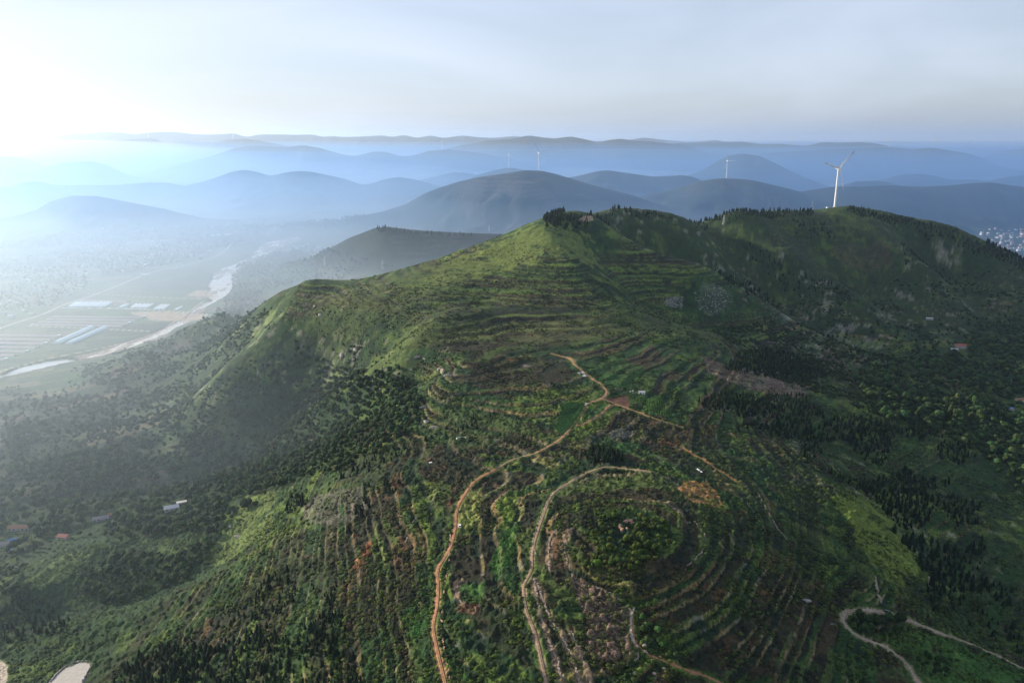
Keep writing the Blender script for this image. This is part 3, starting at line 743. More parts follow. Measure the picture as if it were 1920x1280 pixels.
def stem(h0, r0, lean=0, limbs=0, k=0):
    rs = np.random.RandomState(400 + k); parts = []
    def tube(a, b, ra, rb, n=6):
        a, b = np.array(a, float), np.array(b, float); d = b - a; d /= np.linalg.norm(d)
        u_ = np.cross(d, [.3, 1, .1]); u_ /= np.linalg.norm(u_); w_ = np.cross(d, u_)
        t = np.arange(n) * 2 * math.pi / n; ring = np.cos(t)[:, None] * u_ + np.sin(t)[:, None] * w_
        V = np.vstack([a + ring * ra, b + ring * rb]); Fc = []
        for j in range(n): j2 = (j + 1) % n; Fc += [(j, j2, n + j2), (j, n + j2, n + j)]
        return V, np.array(Fc), np.array([1, 1, 1.])
    parts.append(tube((0, 0, -.08), (lean, 0, h0), r0, r0 * .6))
    for i in range(limbs):
        a = rs.rand() * 6.28; parts.append(tube((lean * .8, 0, h0 * (.7 + .25 * rs.rand())), (.16 * math.cos(a), .16 * math.sin(a), h0 + .22 + .1 * rs.rand()), r0 * .5, r0 * .2, 5))
    return merge(parts)
def foliage_mat(name, trans=.25):
    m, n, l, b = new_mat(name)
    b.inputs['Roughness'].default_value = .85; b.inputs['Specular IOR Level'].default_value = .15
    a = n.new('ShaderNodeAttribute'); a.attribute_name = 'Col'
    oi = n.new('ShaderNodeObjectInfo')
    t = n.new('ShaderNodeTexCoord'); nz = n.new('ShaderNodeTexNoise'); nz.inputs['Scale'].default_value = .7; nz.inputs['Detail'].default_value = 3
    geo = n.new('ShaderNodeNewGeometry'); l.new(geo.outputs['Position'], nz.inputs['Vector'])
    q = n.new('ShaderNodeMapRange'); q.inputs['From Min'].default_value = .3; q.inputs['From Max'].default_value = .7; q.inputs['To Min'].default_value = .65; q.inputs['To Max'].default_value = 1.35
    l.new(nz.outputs['Fac'], q.inputs['Value'])
    v = n.new('ShaderNodeVectorMath'); v.operation = 'SCALE'; l.new(a.outputs['Color'], v.inputs[0]); l.new(q.outputs[0], v.inputs['Scale'])
    x = n.new('ShaderNodeMixRGB'); x.blend_type = 'MULTIPLY'; x.inputs['Fac'].default_value = 1; l.new(v.outputs[0], x.inputs[1]); l.new(oi.outputs['Color'], x.inputs[2])
    l.new(x.outputs[0], b.inputs['Base Color'])
    tr = n.new('ShaderNodeBsdfTranslucent'); l.new(x.outputs[0], tr.inputs['Color'])
    ms = n.new('ShaderNodeMixShader'); ms.inputs['Fac'].default_value = trans
    out = n['Material Output']; l.new(b.outputs[0], ms.inputs[1]); l.new(tr.outputs[0], ms.inputs[2]); l.new(ms.outputs[0], out.inputs['Surface'])
    return m
m_leaf = foliage_mat("foliage")
m_bark, _n, _l, _b = new_mat("bark"); _b.inputs['Roughness'].default_value = .9
_z = _n.new('ShaderNodeTexNoise'); _z.inputs['Scale'].default_value = 8; _r = _n.new('ShaderNodeValToRGB')
_r.color_ramp.elements[0].color = (.05, .035, .025, 1); _r.color_ramp.elements[1].color = (.16, .12, .09, 1)
_l.new(_z.outputs['Fac'], _r.inputs['Fac']); _l.new(_r.outputs[0], _b.inputs['Base Color'])

# ------------------------------------------------------------------ where the woods stand
C_CON, C_BRO, C_OLV, C_POP = (.007, .022, .009), (.026, .054, .016), (.055, .085, .014), (.058, .092, .034)
WOODS = [  # kind, spacing, height, colour, density, label, outline
    ('con', 3.4, 4.8, C_CON, .92, 'small dark columnar conifer in the dense stand at the bottom left edge of the ridge', [(200, 1295), (262, 1230), (330, 1212), (400, 1215), (460, 1190), (500, 1172), (548, 1198), (548, 1295)]),
    ('con', 3.4, 4.6, C_CON, .9, 'small dark columnar conifer in the stand right of the pale stony gap, bottom left', [(556, 1225), (570, 1180), (610, 1138), (648, 1150), (645, 1210), (690, 1290), (552, 1295)]),
    ('con', 4.0, 4.6, C_CON, .75, 'small dark conifer in the loose group above the brown scrub patch, lower left', [(472, 1112), (500, 1085), (560, 1085), (562, 1118), (525, 1150), (480, 1172)]),
    ('con', 4.5, 4.2, C_CON, .5, 'small dark conifer scattered over pale rocky ground, lower left', [(585, 1090), (640, 1092), (692, 1100), (680, 1122), (640, 1116), (600, 1130)]),
    ('con', 5.0, 4.2, C_CON, .5, 'small dark conifer in the uneven row along the slope crest, lower left', [(300, 1232), (345, 1192), (400, 1172), (470, 1120), (530, 1062), (590, 1060), (560, 1085), (470, 1150), (380, 1205), (320, 1240)]),
    ('con', 4.2, 4.8, C_CON, .85, 'dark conifer in the shaded stand at the left edge near the hairpin road', [(-40, 1150), (0, 1140), (60, 1118), (122, 1135), (112, 1192), (50, 1212), (-40, 1210)]),
    ('con', 3.6, 4.6, C_CON, .85, 'dark conifer in the short file beside the stony patch, left of the red track', [(528, 958), (545, 928), (578, 918), (572, 946), (540, 967)]),
    ('con', 3.8, 4.6, C_CON, .8, 'dark conifer in the file bordering the right side of the stony patch', [(638, 1003), (660, 975), (690, 932), (703, 942), (682, 985), (655, 1008)]),
    ('con', 4.2, 4.6, C_CON, .7, 'dark conifer in the small clump above the stony patch', [(676, 918), (700, 904), (752, 904), (752, 926), (700, 927)]),
    ('con', 4.2, 4.6, C_CON, .6, 'dark conifer in the belt below the broadleaf forest, left of centre', [(640, 890), (685, 868), (730, 845), (765, 842), (722, 878), (650, 900)]),
    ('con', 4.6, 4.2, C_CON, .5, 'small conifer in the loose rows beside the pale crags', [(838, 792), (870, 778), (922, 778), (915, 806), (850, 812), (800, 834), (790, 826)]),
    ('con', 3.4, 5.5, C_CON, 1, 'dark conifer in the round isolated grove above the ringed knoll', [(1095, 855), (1105, 842), (1130, 838), (1160, 843), (1170, 856), (1160, 868), (1130, 873), (1103, 866)]),
    ('con', 5.0, 7.0, C_CON, .95, 'dark conifer in the grove capping the main hilltop', [(1018, 408), (1060, 404), (1098, 410), (1106, 424), (1085, 436), (1050, 430), (1022, 428)]),
    ('con', 6.0, 6.5, C_CON, .7, 'dark conifer in the line along the main hill skyline', [(1098, 404), (1150, 392), (1190, 396), (1240, 402), (1262, 412), (1200, 412), (1150, 406), (1112, 412)]),
    ('con', 6.0, 6.5, C_CON, .8, 'dark conifer in the band on the skyline left of the big turbine', [(1290, 414), (1340, 406), (1420, 398), (1480, 396), (1528, 394), (1522, 405), (1460, 408), (1400, 416), (1330, 420)]),
    ('con', 6.0, 7.0, C_CON, .9, 'dark conifer in the long wood on the skyline falling right of the big turbine', [(1585, 392), (1620, 394), (1700, 408), (1780, 430), (1850, 460), (1930, 492), (1930, 512), (1850, 482), (1780, 452), (1700, 428), (1620, 412)]),
    ('con', 6.0, 6.0, C_CON, .6, 'dark conifer in the belt down the left spur of the turbine hill', [(1385, 450), (1440, 468), (1480, 498), (1560, 528), (1605, 560), (1545, 562), (1470, 542), (1420, 505)]),
    ('con', 6.0, 6.0, C_CON, .6, 'dark conifer in the strip just behind the sunlit shoulder of the main hill', [(1330, 497), (1370, 518), (1425, 535), (1460, 560), (1400, 562), (1350, 528)]),
    ('con', 6.0, 6.0, C_CON, .6, 'dark conifer on the right spur below the big turbine', [(1690, 458), (1740, 488), (1805, 510), (1795, 534), (1700, 518)]),
    ('con', 6.0, 6.0, C_CON, .5, 'dark conifer in the hollow below the big turbine pad', [(1478, 412), (1540, 418), (1565, 446), (1500, 448)]),
    ('con', 4.0, 5.0, C_CON, .8, 'dark conifer in the block above the pinkish rocky terrace, right of centre', [(1362, 692), (1380, 662), (1430, 654), (1522, 674), (1550, 706), (1505, 718), (1420, 702)]),
    ('con', 4.2, 5.2, C_CON, .85, 'dark conifer in the broad block below the pinkish rocky terrace', [(1300, 745), (1350, 733), (1420, 743), (1500, 740), (1550, 782), (1500, 797), (1420, 782), (1325, 772)]),
    ('con', 4.4, 5.2, C_CON, .8, 'dark conifer in the forked wood in the middle of the right flank', [(1385, 790), (1460, 790), (1530, 800), (1600, 778), (1680, 798), (1765, 815), (1740, 826), (1680, 816), (1662, 850), (1662, 878), (1620, 862), (1580, 822), (1535, 830), (1532, 862), (1505, 872), (1500, 830), (1400, 802)]),
    ('con', 4.4, 5.4, C_CON, .88, 'dark conifer in the diagonal belt crossing the right flank', [(1522, 872), (1575, 894), (1626, 898), (1702, 886), (1782, 904), (1768, 918), (1725, 913), (1750, 968), (1736, 987), (1693, 990), (1647, 952), (1626, 923), (1575, 906)]),
    ('con', 4.4, 5.2, C_CON, .8, 'dark conifer in the small wood right of the diagonal belt', [(1748, 925), (1800, 933), (1842, 950), (1822, 977), (1790, 986), (1745, 942)]),
    ('con', 4.2, 5.4, C_CON, .85, 'dark conifer in the large stand beside the bright rounded spur, lower right', [(1670, 992), (1735, 1000), (1786, 1033), (1848, 1078), (1853, 1108), (1808, 1122), (1800, 1142), (1744, 1155), (1738, 1080), (1713, 1037)]),
    ('con', 4.2, 5.2, C_CON, .7, 'dark conifer in the scattered groups near the right edge of the photo', [(1808, 1022), (1838, 1003), (1846, 1035), (1862, 1098), (1892, 1092), (1902, 1135), (1865, 1138), (1840, 1080)]),
    ('con', 4.4, 5.2, C_CON, .8, 'dark conifer in the patch below the cream boulder, right side', [(1752, 835), (1785, 826), (1822, 850), (1816, 872), (1770, 866)]),
    ('con', 5.0, 5.0, C_CON, .5, 'dark conifer along the track at the bottom right corner', [(1800, 1165), (1850, 1150), (1925, 1180), (1925, 1235), (1860, 1205)]),
    ('con', 9.0, 9.0, C_CON, .8, 'dark tree in the row on top of the low terraced ridge in the haze', [(700, 431), (750, 432), (800, 436), (884, 441), (884, 446), (800, 442), (700, 438)]),
    ('bro', 6.2, 7.5, C_BRO, .88, 'round green tree in the forest filling the left ravine', [(505, 665), (560, 660), (640, 680), (700, 700), (760, 715), (795, 760), (765, 815), (690, 860), (620, 885), (560, 905), (510, 925), (440, 930), (400, 905), (330, 870), (350, 820), (420, 780), (455, 730)]),
    ('bro', 7.0, 8.0, C_BRO, .75, 'leafy tree in the wooded valley around the white-roofed farmhouse', [(0, 890), (90, 862), (200, 850), (320, 850), (400, 905), (440, 932), (500, 935), (440, 968), (400, 1000), (330, 1010), (250, 1015), (170, 1010), (90, 1030), (0, 1045), (-60, 1040), (-60, 900)]),
    ('bro', 5.5, 6.5, C_BRO, .85, 'leafy tree in the dark hollow at the foot of the lower left slope', [(160, 1070), (240, 1040), (320, 1050), (380, 1010), (400, 1040), (340, 1095), (270, 1122), (180, 1135), (140, 1110)]),
    ('bro', 5.5, 6.0, C_BRO, .6, 'leafy tree at the left edge above the hairpin road', [(-40, 1040), (60, 1045), (60, 1090), (100, 1130), (20, 1130), (-40, 1140)]),
    ('bro', 8.0, 9.0, C_BRO, .7, 'tall tree in the dark clump beside the pale fields, left side', [(85, 870), (110, 850), (200, 845), (235, 860), (215, 895), (150, 905), (95, 900)]),
    ('bro', 7.5, 9.0, C_BRO, .7, 'tall tree beside the terrace fields at the head of the left forest', [(318, 815), (330, 790), (355, 800), (400, 830), (360, 845), (325, 835)]),
    ('bro', 3.6, 4.6, C_OLV, .92, 'low olive-green bushy tree in the grove on top of the ringed knoll', [(1117, 1000), (1128, 968), (1150, 960), (1158, 980), (1150, 1000), (1165, 1008), (1190, 995), (1200, 965), (1245, 985), (1266, 1020), (1250, 1045), (1218, 1060), (1188, 1082), (1140, 1075), (1100, 1062), (1114, 1043)]),
    ('bro', 8.5, 9.0, (.042, .078, .026), .72, 'leafy tree in the wooded valley around the red-roofed house', [(1600, 720), (1640, 690), (1700, 670), (1770, 668), (1830, 610), (1930, 585), (1930, 740), (1860, 760), (1780, 740), (1700, 760), (1630, 750)]),
    ('bro', 8.0, 9.5, (.042, .078, .026), .75, 'leafy tree in the wood spreading below the valley track at the right edge', [(1640, 765), (1760, 745), (1930, 760), (1930, 930), (1860, 890), (1800, 835), (1740, 800), (1660, 790)]),
    ('bro', 9.0, 6.0, C_BRO, .35, 'scattered bushy tree on the shaded lower slope of the turbine hill', [(1480, 620), (1640, 600), (1830, 590), (1830, 640), (1700, 670), (1560, 690), (1480, 660)]),
    ('bro', 4.6, 6.5, C_BRO, .9, 'leafy tree in the clump inside the track bend, lower right', [(1596, 1165), (1618, 1142), (1652, 1142), (1690, 1168), (1685, 1188), (1640, 1192), (1612, 1188)]),
    ('bro', 4.2, 5.0, C_BRO, .8, 'leafy tree between the two tracks, bottom right', [(1712, 1225), (1750, 1215), (1770, 1260), (1745, 1285), (1720, 1262)]),
    ('tall', 4.6, 7.5, C_POP, .7, 'pale green feathery tree at the foot of the dark conifers, lower right', [(1742, 1138), (1770, 1125), (1802, 1130), (1802, 1165), (1760, 1170), (1742, 1160)]),
    ('tall', 5.0, 7.5, C_POP, .7, 'pale green upright tree standing apart near the right edge, lower right', [(1814, 1140), (1835, 1125), (1848, 1150), (1838, 1170), (1816, 1162)]),
    ('bro', 3.6, 4.6, C_BRO, .85, 'dark green tree beside the path at the bottom centre', [(1148, 1242), (1175, 1238), (1195, 1250), (1195, 1295), (1145, 1295)]),
    ('bro', 3.4, 3.8, (.045, .095, .025), .85, 'bright green bushy tree beside the loose-stone field', [(1192, 1160), (1215, 1160), (1245, 1185), (1276, 1222), (1255, 1234), (1208, 1198)]),
    ('tall', 10.0, 12.0, C_POP, .55, 'slender poplar in the left ravine forest', [(780, 660)]),
    ('tall', 8.5, 11.0, (.060, .095, .036), .45, 'slender pale poplar among the forest trees above the white-roofed farmhouse', [(370, 880), (440, 850), (520, 870), (520, 905), (450, 935), (400, 925)]),
    ('tall', 9.0, 13.0, C_POP, .5, 'tall pale poplar in the valley wood at the right edge', [(1760, 760), (1830, 740), (1860, 790), (1810, 820), (1760, 800)]),
    ('bro', 11, 9, C_BRO, .8, 'tree in the hazy belt along the right bank of the river', [(430, 560), (440, 505), (500, 478), (560, 470), (640, 480), (700, 478), (650, 520), (560, 530), (500, 545), (450, 590), (415, 605), (395, 590)]),
    ('bro', 8, 7, (.028, .050, .018), .62, 'bushy tree in the hedgerows between the small fields at the left', [(-60, 770), (60, 745), (200, 740), (330, 760), (360, 800), (300, 840), (200, 850), (90, 865), (0, 880), (-60, 880)]),
    ('bro', 9, 6, (.035, .060, .024), .5, 'bushy tree on the slope running down to the river', [(230, 670), (300, 640), (380, 600), (440, 560), (500, 550), (470, 600), (420, 640), (350, 690), (250, 740), (120, 760), (120, 720)]),
    ('bro', 14, 10, C_BRO, .75, 'tree in the hazy belt around the valley village', [(170, 500), (260, 470), (350, 450), (500, 430), (480, 455), (390, 470), (360, 490), (270, 505), (200, 520)]),
    ('bro', 13, 9, C_BRO, .5, 'tree among the hazy village houses at the left edge', [(-40, 590), (-40, 500), (120, 470), (230, 450), (230, 480), (160, 510), (170, 540), (90, 575)]),
    ('bro', 13, 10, C_BRO, .6, 'tree standing on the distant misty plain', [(-40, 470), (100, 440), (300, 425), (560, 400), (700, 410), (620, 430), (480, 430), (300, 450), (100, 465)]),
]
def visible(x, y, z, slack=6.0):
    """is the point above every nearer piece of ground, seen from the camera"""
    ok = np.ones(len(x), bool)
    for t in np.linspace(.25, .985, 60):
        ok &= base_h(x * t, y * t) - slack < ZC + (z - ZC) * t
    return ok
TREES = {'con': [], 'bro': [], 'tall': []}
def clear_of(x, y, extra=1.5):
    d = np.full(x.shape, 1e9)
    for w, pc, P in RD: d = np.minimum(d, seg_dist(x, y, P) - w * .5)
    for w, pc, P in VRD: d = np.minimum(d, seg_dist(x, y, P) - w * .5)
    return d > extra
HOUSE_SPOTS = gpts([(40, 992), (120, 1010), (325, 955), (195, 975), (10, 1022), (1797, 655), (1203, 742), (1745, 598), (1903, 768), (103, 642), (172, 614)])
wood_polys = []
for wi, (kind, sp, hgt, colr, dens, lab, out) in enumerate(WOODS):
    if len(out) < 3: continue
    P = gpts(out); rs = np.random.RandomState(500 + wi); wood_polys.append(P)
    xs = np.arange(P[:, 0].min(), P[:, 0].max() + sp, sp); ys = np.arange(P[:, 1].min(), P[:, 1].max() + sp, sp)
    X, Y = np.meshgrid(xs, ys); X = X.ravel() + (rs.rand(X.size) - .5) * sp * .95; Y = Y.ravel() + (rs.rand(Y.size) - .5) * sp * .95
    wob_ = sp * 1.2
    m = in_poly(X + wob_ * 2 * (fbm(X, Y, sp * 4, 2, 151) - .5), Y + wob_ * 3 * (fbm(X, Y, sp * 4, 2, 153) - .5), P)
    m &= rs.rand(X.size) < np.clip(dens * (.35 + 1.3 * fbm(X, Y, sp * 6, 3, 155)), 0, 1)
    X, Y = X[m], Y[m]
    m = clear_of(X, Y)
    for hx, hy in HOUSE_SPOTS: m &= np.hypot(X - hx, (Y - hy) * .45) > 12
    X, Y = X[m], Y[m]
    if not len(X): continue
    Z = full_h(X, Y); Hh = hgt * (.5 + .9 * rs.rand(len(X)) ** 1.3) * (.8 + .4 * fbm(X, Y, 40, 2, 157))
    uu, vv = project(X, Y, Z + Hh * .5)
    m = (uu > -90) & (uu < 2010) & (vv < 1330)
    X, Y, Z, Hh, uu, vv = (a[m] for a in (X, Y, Z, Hh, uu, vv))
    m = visible(X, Y, Z + Hh)
    for x, y, z, h, u, v in zip(X[m], Y[m], Z[m], Hh[m], uu[m], vv[m]):
        cc = np.array(colr) * (.55 + .9 * rs.rand() ** 1.5) * np.array([.75 + .55 * rs.rand(), 1, .8 + .4 * rs.rand()])
        inframe = 0 < u < 1920 and v < 1278
        TREES[kind].append((h / math.hypot(x, y, ZC - z) * (1 if inframe else .01), x, y, z, h, rs.rand() * 6.28, cc, lab, wi, .85 + .35 * rs.rand()))
print("trees", {k: len(v) for k, v in TREES.items()}, round(time.time() - T0, 1))
def place_many(name, shapes, items, mat, kind='stuff'):
    """one mesh holding every remaining plant of a wood"""
    VV, FF, CC, n = [], [], [], 0
    for i, (_, x, y, z, h, a, cc, lab, wi, wd) in enumerate(items):
        v, f, c = shapes[i % len(shapes)]
        ca, sa = math.cos(a), math.sin(a)
        w = h * wd
        VV.append(np.stack([(v[:, 0] * ca - v[:, 1] * sa) * w + x, (v[:, 0] * sa + v[:, 1] * ca) * w + y, v[:, 2] * h + z - .1], 1))
        FF.append(f + n); CC.append(c * cc); n += len(v)
    me = np_mesh(name, np.vstack(VV), np.vstack(FF), np.vstack(CC), True, mat)
    o = bpy.data.objects.new(name, me); link(o); tag(o, kind=kind); return o
def individual(base, crowns, trunk_me, items, cat, grp):
    for i, (_, x, y, z, h, a, cc, lab, wi, wd) in enumerate(items):
        e = bpy.data.objects.new(base, None); link(e); e.location = (x, y, z - .1); e.rotation_euler = (0, 0, a); e.scale = (h * wd, h * wd, h)
        tag(e, lab, cat, grp + ': ' + lab.split(' in the ')[-1].split(' on ')[-1])
        c = bpy.data.objects.new('crown', crowns[i % len(crowns)]); link(c, e); c.color = (*cc, 1)
        t = bpy.data.objects.new('trunk', trunk_me); link(t, e)
def crown_mesh(name, sh): return np_mesh(name, sh[0], sh[1], sh[2], True, m_leaf)
for k in TREES: TREES[k].sort(key=lambda t: -t[0])
stem_c = np_mesh('conifer_trunk', *stem(.5, .022)[:2], None, True, m_bark)
stem_b = np_mesh('tree_trunk', *stem(.42, .03, .02, 4)[:2], None, True, m_bark)
stem_t = np_mesh('slender_trunk', *stem(.5, .018, .01, 2)[:2], None, True, m_bark)
individual('conifer', [crown_mesh('conifer_crown', conifer_crown(True, k)) for k in range(4)], stem_c, TREES['con'][:300], 'conifer', 'conifers')
individual('broadleaf_tree', [crown_mesh('leafy_crown', broad_crown(True, k)) for k in range(4)], stem_b, TREES['bro'][:300], 'tree', 'broadleaf trees')
individual('poplar', [crown_mesh('slender_crown', broad_crown(True, k + 20, True)) for k in range(3)], stem_t, TREES['tall'][:300], 'poplar', 'poplars')
place_many('conifer_woods', [conifer_crown(False, k) for k in range(10, 16)], TREES['con'][300:], m_leaf).color = (1, 1, 1, 1)
rest = TREES['bro'][300:]
place_many('broadleaf_forest', [broad_crown(False, k) for k in range(30, 38)], rest, m_leaf).color = (1, 1, 1, 1)
# scrub between the terraces
def scatter_scrub():
    rs = np.random.RandomState(77); n = 230000
    az = (rs.rand(n) - .5) * R(76); rr = 290 * (1100 / 290) ** rs.rand(n)
    X = rr * np.sin(az); Y = rr * np.cos(az)
    hb = base_h(X, Y)
    d = fbm(X, Y, 16, 3, 161); d2 = fbm(X, Y, 60, 2, 163)
    m = (rs.rand(n) < sstep(.40, .64, d * .6 + d2 * .4)) & (hb > 40)
    X, Y = X[m], Y[m]
    m = clear_of(X, Y, .6)
    for P, pc, e, s_ in PT:
        if e == 0 or pc in (CROP,): m &= ~in_poly(X, Y, P)
    X, Y = X[m], Y[m]; Z = full_h(X, Y)
    u, v = project(X, Y, Z); m = (u > -60) & (u < 1980) & (v < 1310); X, Y, Z, u, v = (a[m] for a in (X, Y, Z, u, v))
    m = visible(X, Y, Z + 1, 3); X, Y, Z, u, v = (a[m] for a in (X, Y, Z, u, v))
    hs = .55 + 1.5 * rs.rand(len(X)) ** 2.5
    cl = ground_colour(X, Y, base_h(X, Y))
    gr = np.array([(.013, .030, .009), (.030, .060, .012), (.008, .018, .008), (.095, .145, .020), (.028, .021, .011), (.015, .012, .008)])
    pick = gr[np.minimum((fbm(X, Y, 30, 2, 165) * 3.2 + rs.rand(len(X)) * 3).astype(int), 5)]
    cl = np.clip(cl, 0, .12) * .5 + pick * .5
    return [(h / y, x, y, z, h * .9, rs.rand() * 6.28, c, '', 0, 1.3 + .6 * rs.rand()) for x, y, z, h, c in zip(X, Y, Z, hs, cl)]
SCR = scatter_scrub()
print("scrub", len(SCR), round(time.time() - T0, 1))
def scatter_far():
    rs = np.random.RandomState(79); n = 85000
    az = R(-34) + rs.rand(n) * R(68); rr = 900 * (2300 / 900) ** rs.rand(n); X = rr * np.sin(az); Y = rr * np.cos(az)
    d = fbm(X, Y, 45, 4, 171, .6); hb = base_h(X, Y); m = (rs.rand(n) < sstep(.44, .60, d) * np.where(X < -150, 1, .8)) & (hb > 4) & (hb < 255)
    X, Y = X[m], Y[m]; m = clear_of(X, Y, 2) & ~in_poly(X, Y, RIVER) & ~in_poly(X, Y, POND); X, Y = X[m], Y[m]
    m = (X > -250) | (base_h(X, Y) > 12) | (rs.rand(len(X)) < .25); X, Y = X[m], Y[m]; Z = full_h(X, Y); m = visible(X, Y, Z + 2, 2); X, Y, Z = X[m], Y[m], Z[m]
    return [(0, x, y, z, (1.4 + 2.6 * rs.rand() ** 1.5) * (.42 if z > 150 else 1), rs.rand() * 6, np.array([.017, .032, .010]) * (.5 + 1.0 * rs.rand()), '', 0, 1.1 + .5 * rs.rand()) for x, y, z in zip(X, Y, Z)]
SCR += scatter_far()
place_many('scrub', [shrub_shape(k) for k in range(8)], SCR, m_leaf).color = (1, 1, 1, 1)

#OBJ_START
# ------------------------------------------------------------------ built things: helpers
class MB:
    def __init__(self): self.v = []; self.f = []
    def add(self, V, Fc):
        n = len(self.v); self.v += [tuple(map(float, p)) for p in V]; self.f += [tuple(int(i) + n for i in f) for f in Fc]; return self
    def box(self, c, s, rz=0):
        ca, sa = math.cos(rz), math.sin(rz); V = []
        for x in (-.5, .5):
            for y in (-.5, .5):
                for z in (-.5, .5):
                    X, Y = x * s[0], y * s[1]; V.append((c[0] + X * ca - Y * sa, c[1] + X * sa + Y * ca, c[2] + z * s[2]))
        return self.add(V, [(0, 1, 3, 2), (4, 6, 7, 5), (0, 4, 5, 1), (2, 3, 7, 6), (0, 2, 6, 4), (1, 5, 7, 3)])
    def tube(self, a, b, ra, rb, n=8, caps=True):
        a, b = np.array(a, float), np.array(b, float); d = b - a; d = d / (np.linalg.norm(d) + 1e-9)
        u = np.cross(d, [.31, .95, .02]); u /= np.linalg.norm(u); w = np.cross(d, u); t = np.arange(n) * 2 * math.pi / n
        ring = np.cos(t)[:, None] * u + np.sin(t)[:, None] * w
        V = list(a + ring * ra) + list(b + ring * rb); Fc = [(j, (j + 1) % n, n + (j + 1) % n, n + j) for j in range(n)]
        if caps: Fc += [tuple(range(n))[::-1], tuple(range(n, 2 * n))]
        return self.add(V, Fc)
    def build(self, name, mat, parent=None, smooth=False):
        me = bpy.data.meshes.new(name); me.from_pydata(self.v, [], self.f); me.materials.append(mat)
        if smooth: me.polygons.foreach_set('use_smooth', [True] * len(me.polygons))
        me.update(); o = bpy.data.objects.new(name, me); link(o, parent); return o
def paint(name, c, rough=.7, metal=0, var=.25, scale=1.5, spec=.3):
    m, n, l, b = new_mat(name); b.inputs['Roughness'].default_value = rough; b.inputs['Metallic'].default_value = metal; b.inputs['Specular IOR Level'].default_value = spec
    z = n.new('ShaderNodeTexNoise'); z.inputs['Scale'].default_value = scale; z.inputs['Detail'].default_value = 4
    t = n.new('ShaderNodeTexCoord'); l.new(t.outputs['Object'], z.inputs['Vector'])
    r = n.new('ShaderNodeValToRGB'); r.color_ramp.elements[0].position = .3; r.color_ramp.elements[1].position = .7
    r.color_ramp.elements[0].color = (*[x * (1 - var) for x in c], 1); r.color_ramp.elements[1].color = (*[min(x * (1 + var), .85) for x in c], 1)
    l.new(z.outputs['Fac'], r.inputs['Fac']); l.new(r.outputs[0], b.inputs['Base Color']); return m
M = dict(white=paint('white_paint', (.72, .72, .70), .45, var=.06), red=paint('red_paint', (.55, .03, .03), .5, var=.1), steel=paint('galvanised_steel', (.42, .43, .44), .5, .6),
         wall=paint('limewash', (.36, .33, .29), .9), cream=paint('cream_render', (.55, .47, .32), .9), grey=paint('grey_concrete', (.34, .33, .32), .9), roofg=paint('grey_roof', (.20, .18, .19), .85),
         roofr=paint('red_roof', (.27, .085, .06), .7), roofb=paint('brown_tile', (.22, .11, .07), .85), roofw=paint('pale_roof', (.46, .46, .45), .6), blue=paint('blue_sheet', (.05, .14, .36), .5), ltblue=paint('pale_blue_film', (.42, .54, .60), .3, spec=.6, var=.12),
         film=paint('clear_film', (.62, .64, .64), .3, spec=.6), stone=paint('pale_limestone', (.24, .20, .16), .95, var=.4, scale=.8), redstone=paint('reddish_rock', (.42, .24, .17), .95, var=.35), greystone=paint('grey_rock', (.24, .225, .21), .95, var=.4, scale=.7),
         car=paint('car_white', (.75, .76, .78), .25, spec=.6, var=.03), carb=paint('car_black', (.02, .02, .022), .25, spec=.6, var=.03), carg=paint('car_grey_blue', (.30, .36, .40), .3, spec=.6, var=.05), glass=paint('window_glass', (.02, .03, .04), .1, spec=.8, var=.05), tyre=paint('tyre', (.02, .02, .02), .9), shed=paint('weathered_shed', (.24, .21, .22), .9, var=.3, scale=.3))
def water_mat():
    m, n, l, b = new_mat('river_water'); b.inputs['Base Color'].default_value = (.30, .30, .29, 1); b.inputs['Roughness'].default_value = .12; b.inputs['Specular IOR Level'].default_value = .6
    z = n.new('ShaderNodeTexNoise'); z.inputs['Scale'].default_value = .25; p = n.new('ShaderNodeBump'); p.inputs['Strength'].default_value = .15; p.inputs['Distance'].default_value = .3
    t = n.new('ShaderNodeTexCoord'); l.new(t.outputs['Object'], z.inputs['Vector']); l.new(z.outputs['Fac'], p.inputs['Height']); l.new(p.outputs[0], b.inputs['Normal']); return m
def empty(name, loc, rz=0, label=None, cat=None, grp=None, sc=1):
    o = bpy.data.objects.new(name, None); link(o); o.location = loc; o.rotation_euler = (0, 0, rz); o.scale = (sc,) * 3; return tag(o, label, cat, grp)
def copy_tree(o, parent=None):
    c = o.copy(); scene.collection.objects.link(c)
    if parent is not None: c.parent = parent
    for ch in list(o.children): copy_tree(ch, c)
    return c
def hz(x, y): return float(full_h(np.array([float(x)]), np.array([float(y)]))[0])
def gp1(u, v): return ground([u], [v])[0]

# water lying in the pond of the river
pm = water_mat(); pv = smooth_line(np.vstack([POND, POND[:1]]), 3); ctr = POND.mean(0)
Vw = [(ctr[0], ctr[1], -.9)] + [(ctr[0] + (x - ctr[0]) * 1.03, ctr[1] + (y - ctr[1]) * 1.03, -.9) for x, y in pv]
me = bpy.data.meshes.new('river_water'); me.from_pydata(Vw, [], [(0, i, i + 1) for i in range(1, len(Vw) - 1)]); me.materials.append(pm)
tag(link(bpy.data.objects.new('river_water', me)) or bpy.data.objects['river_water'], kind='structure')

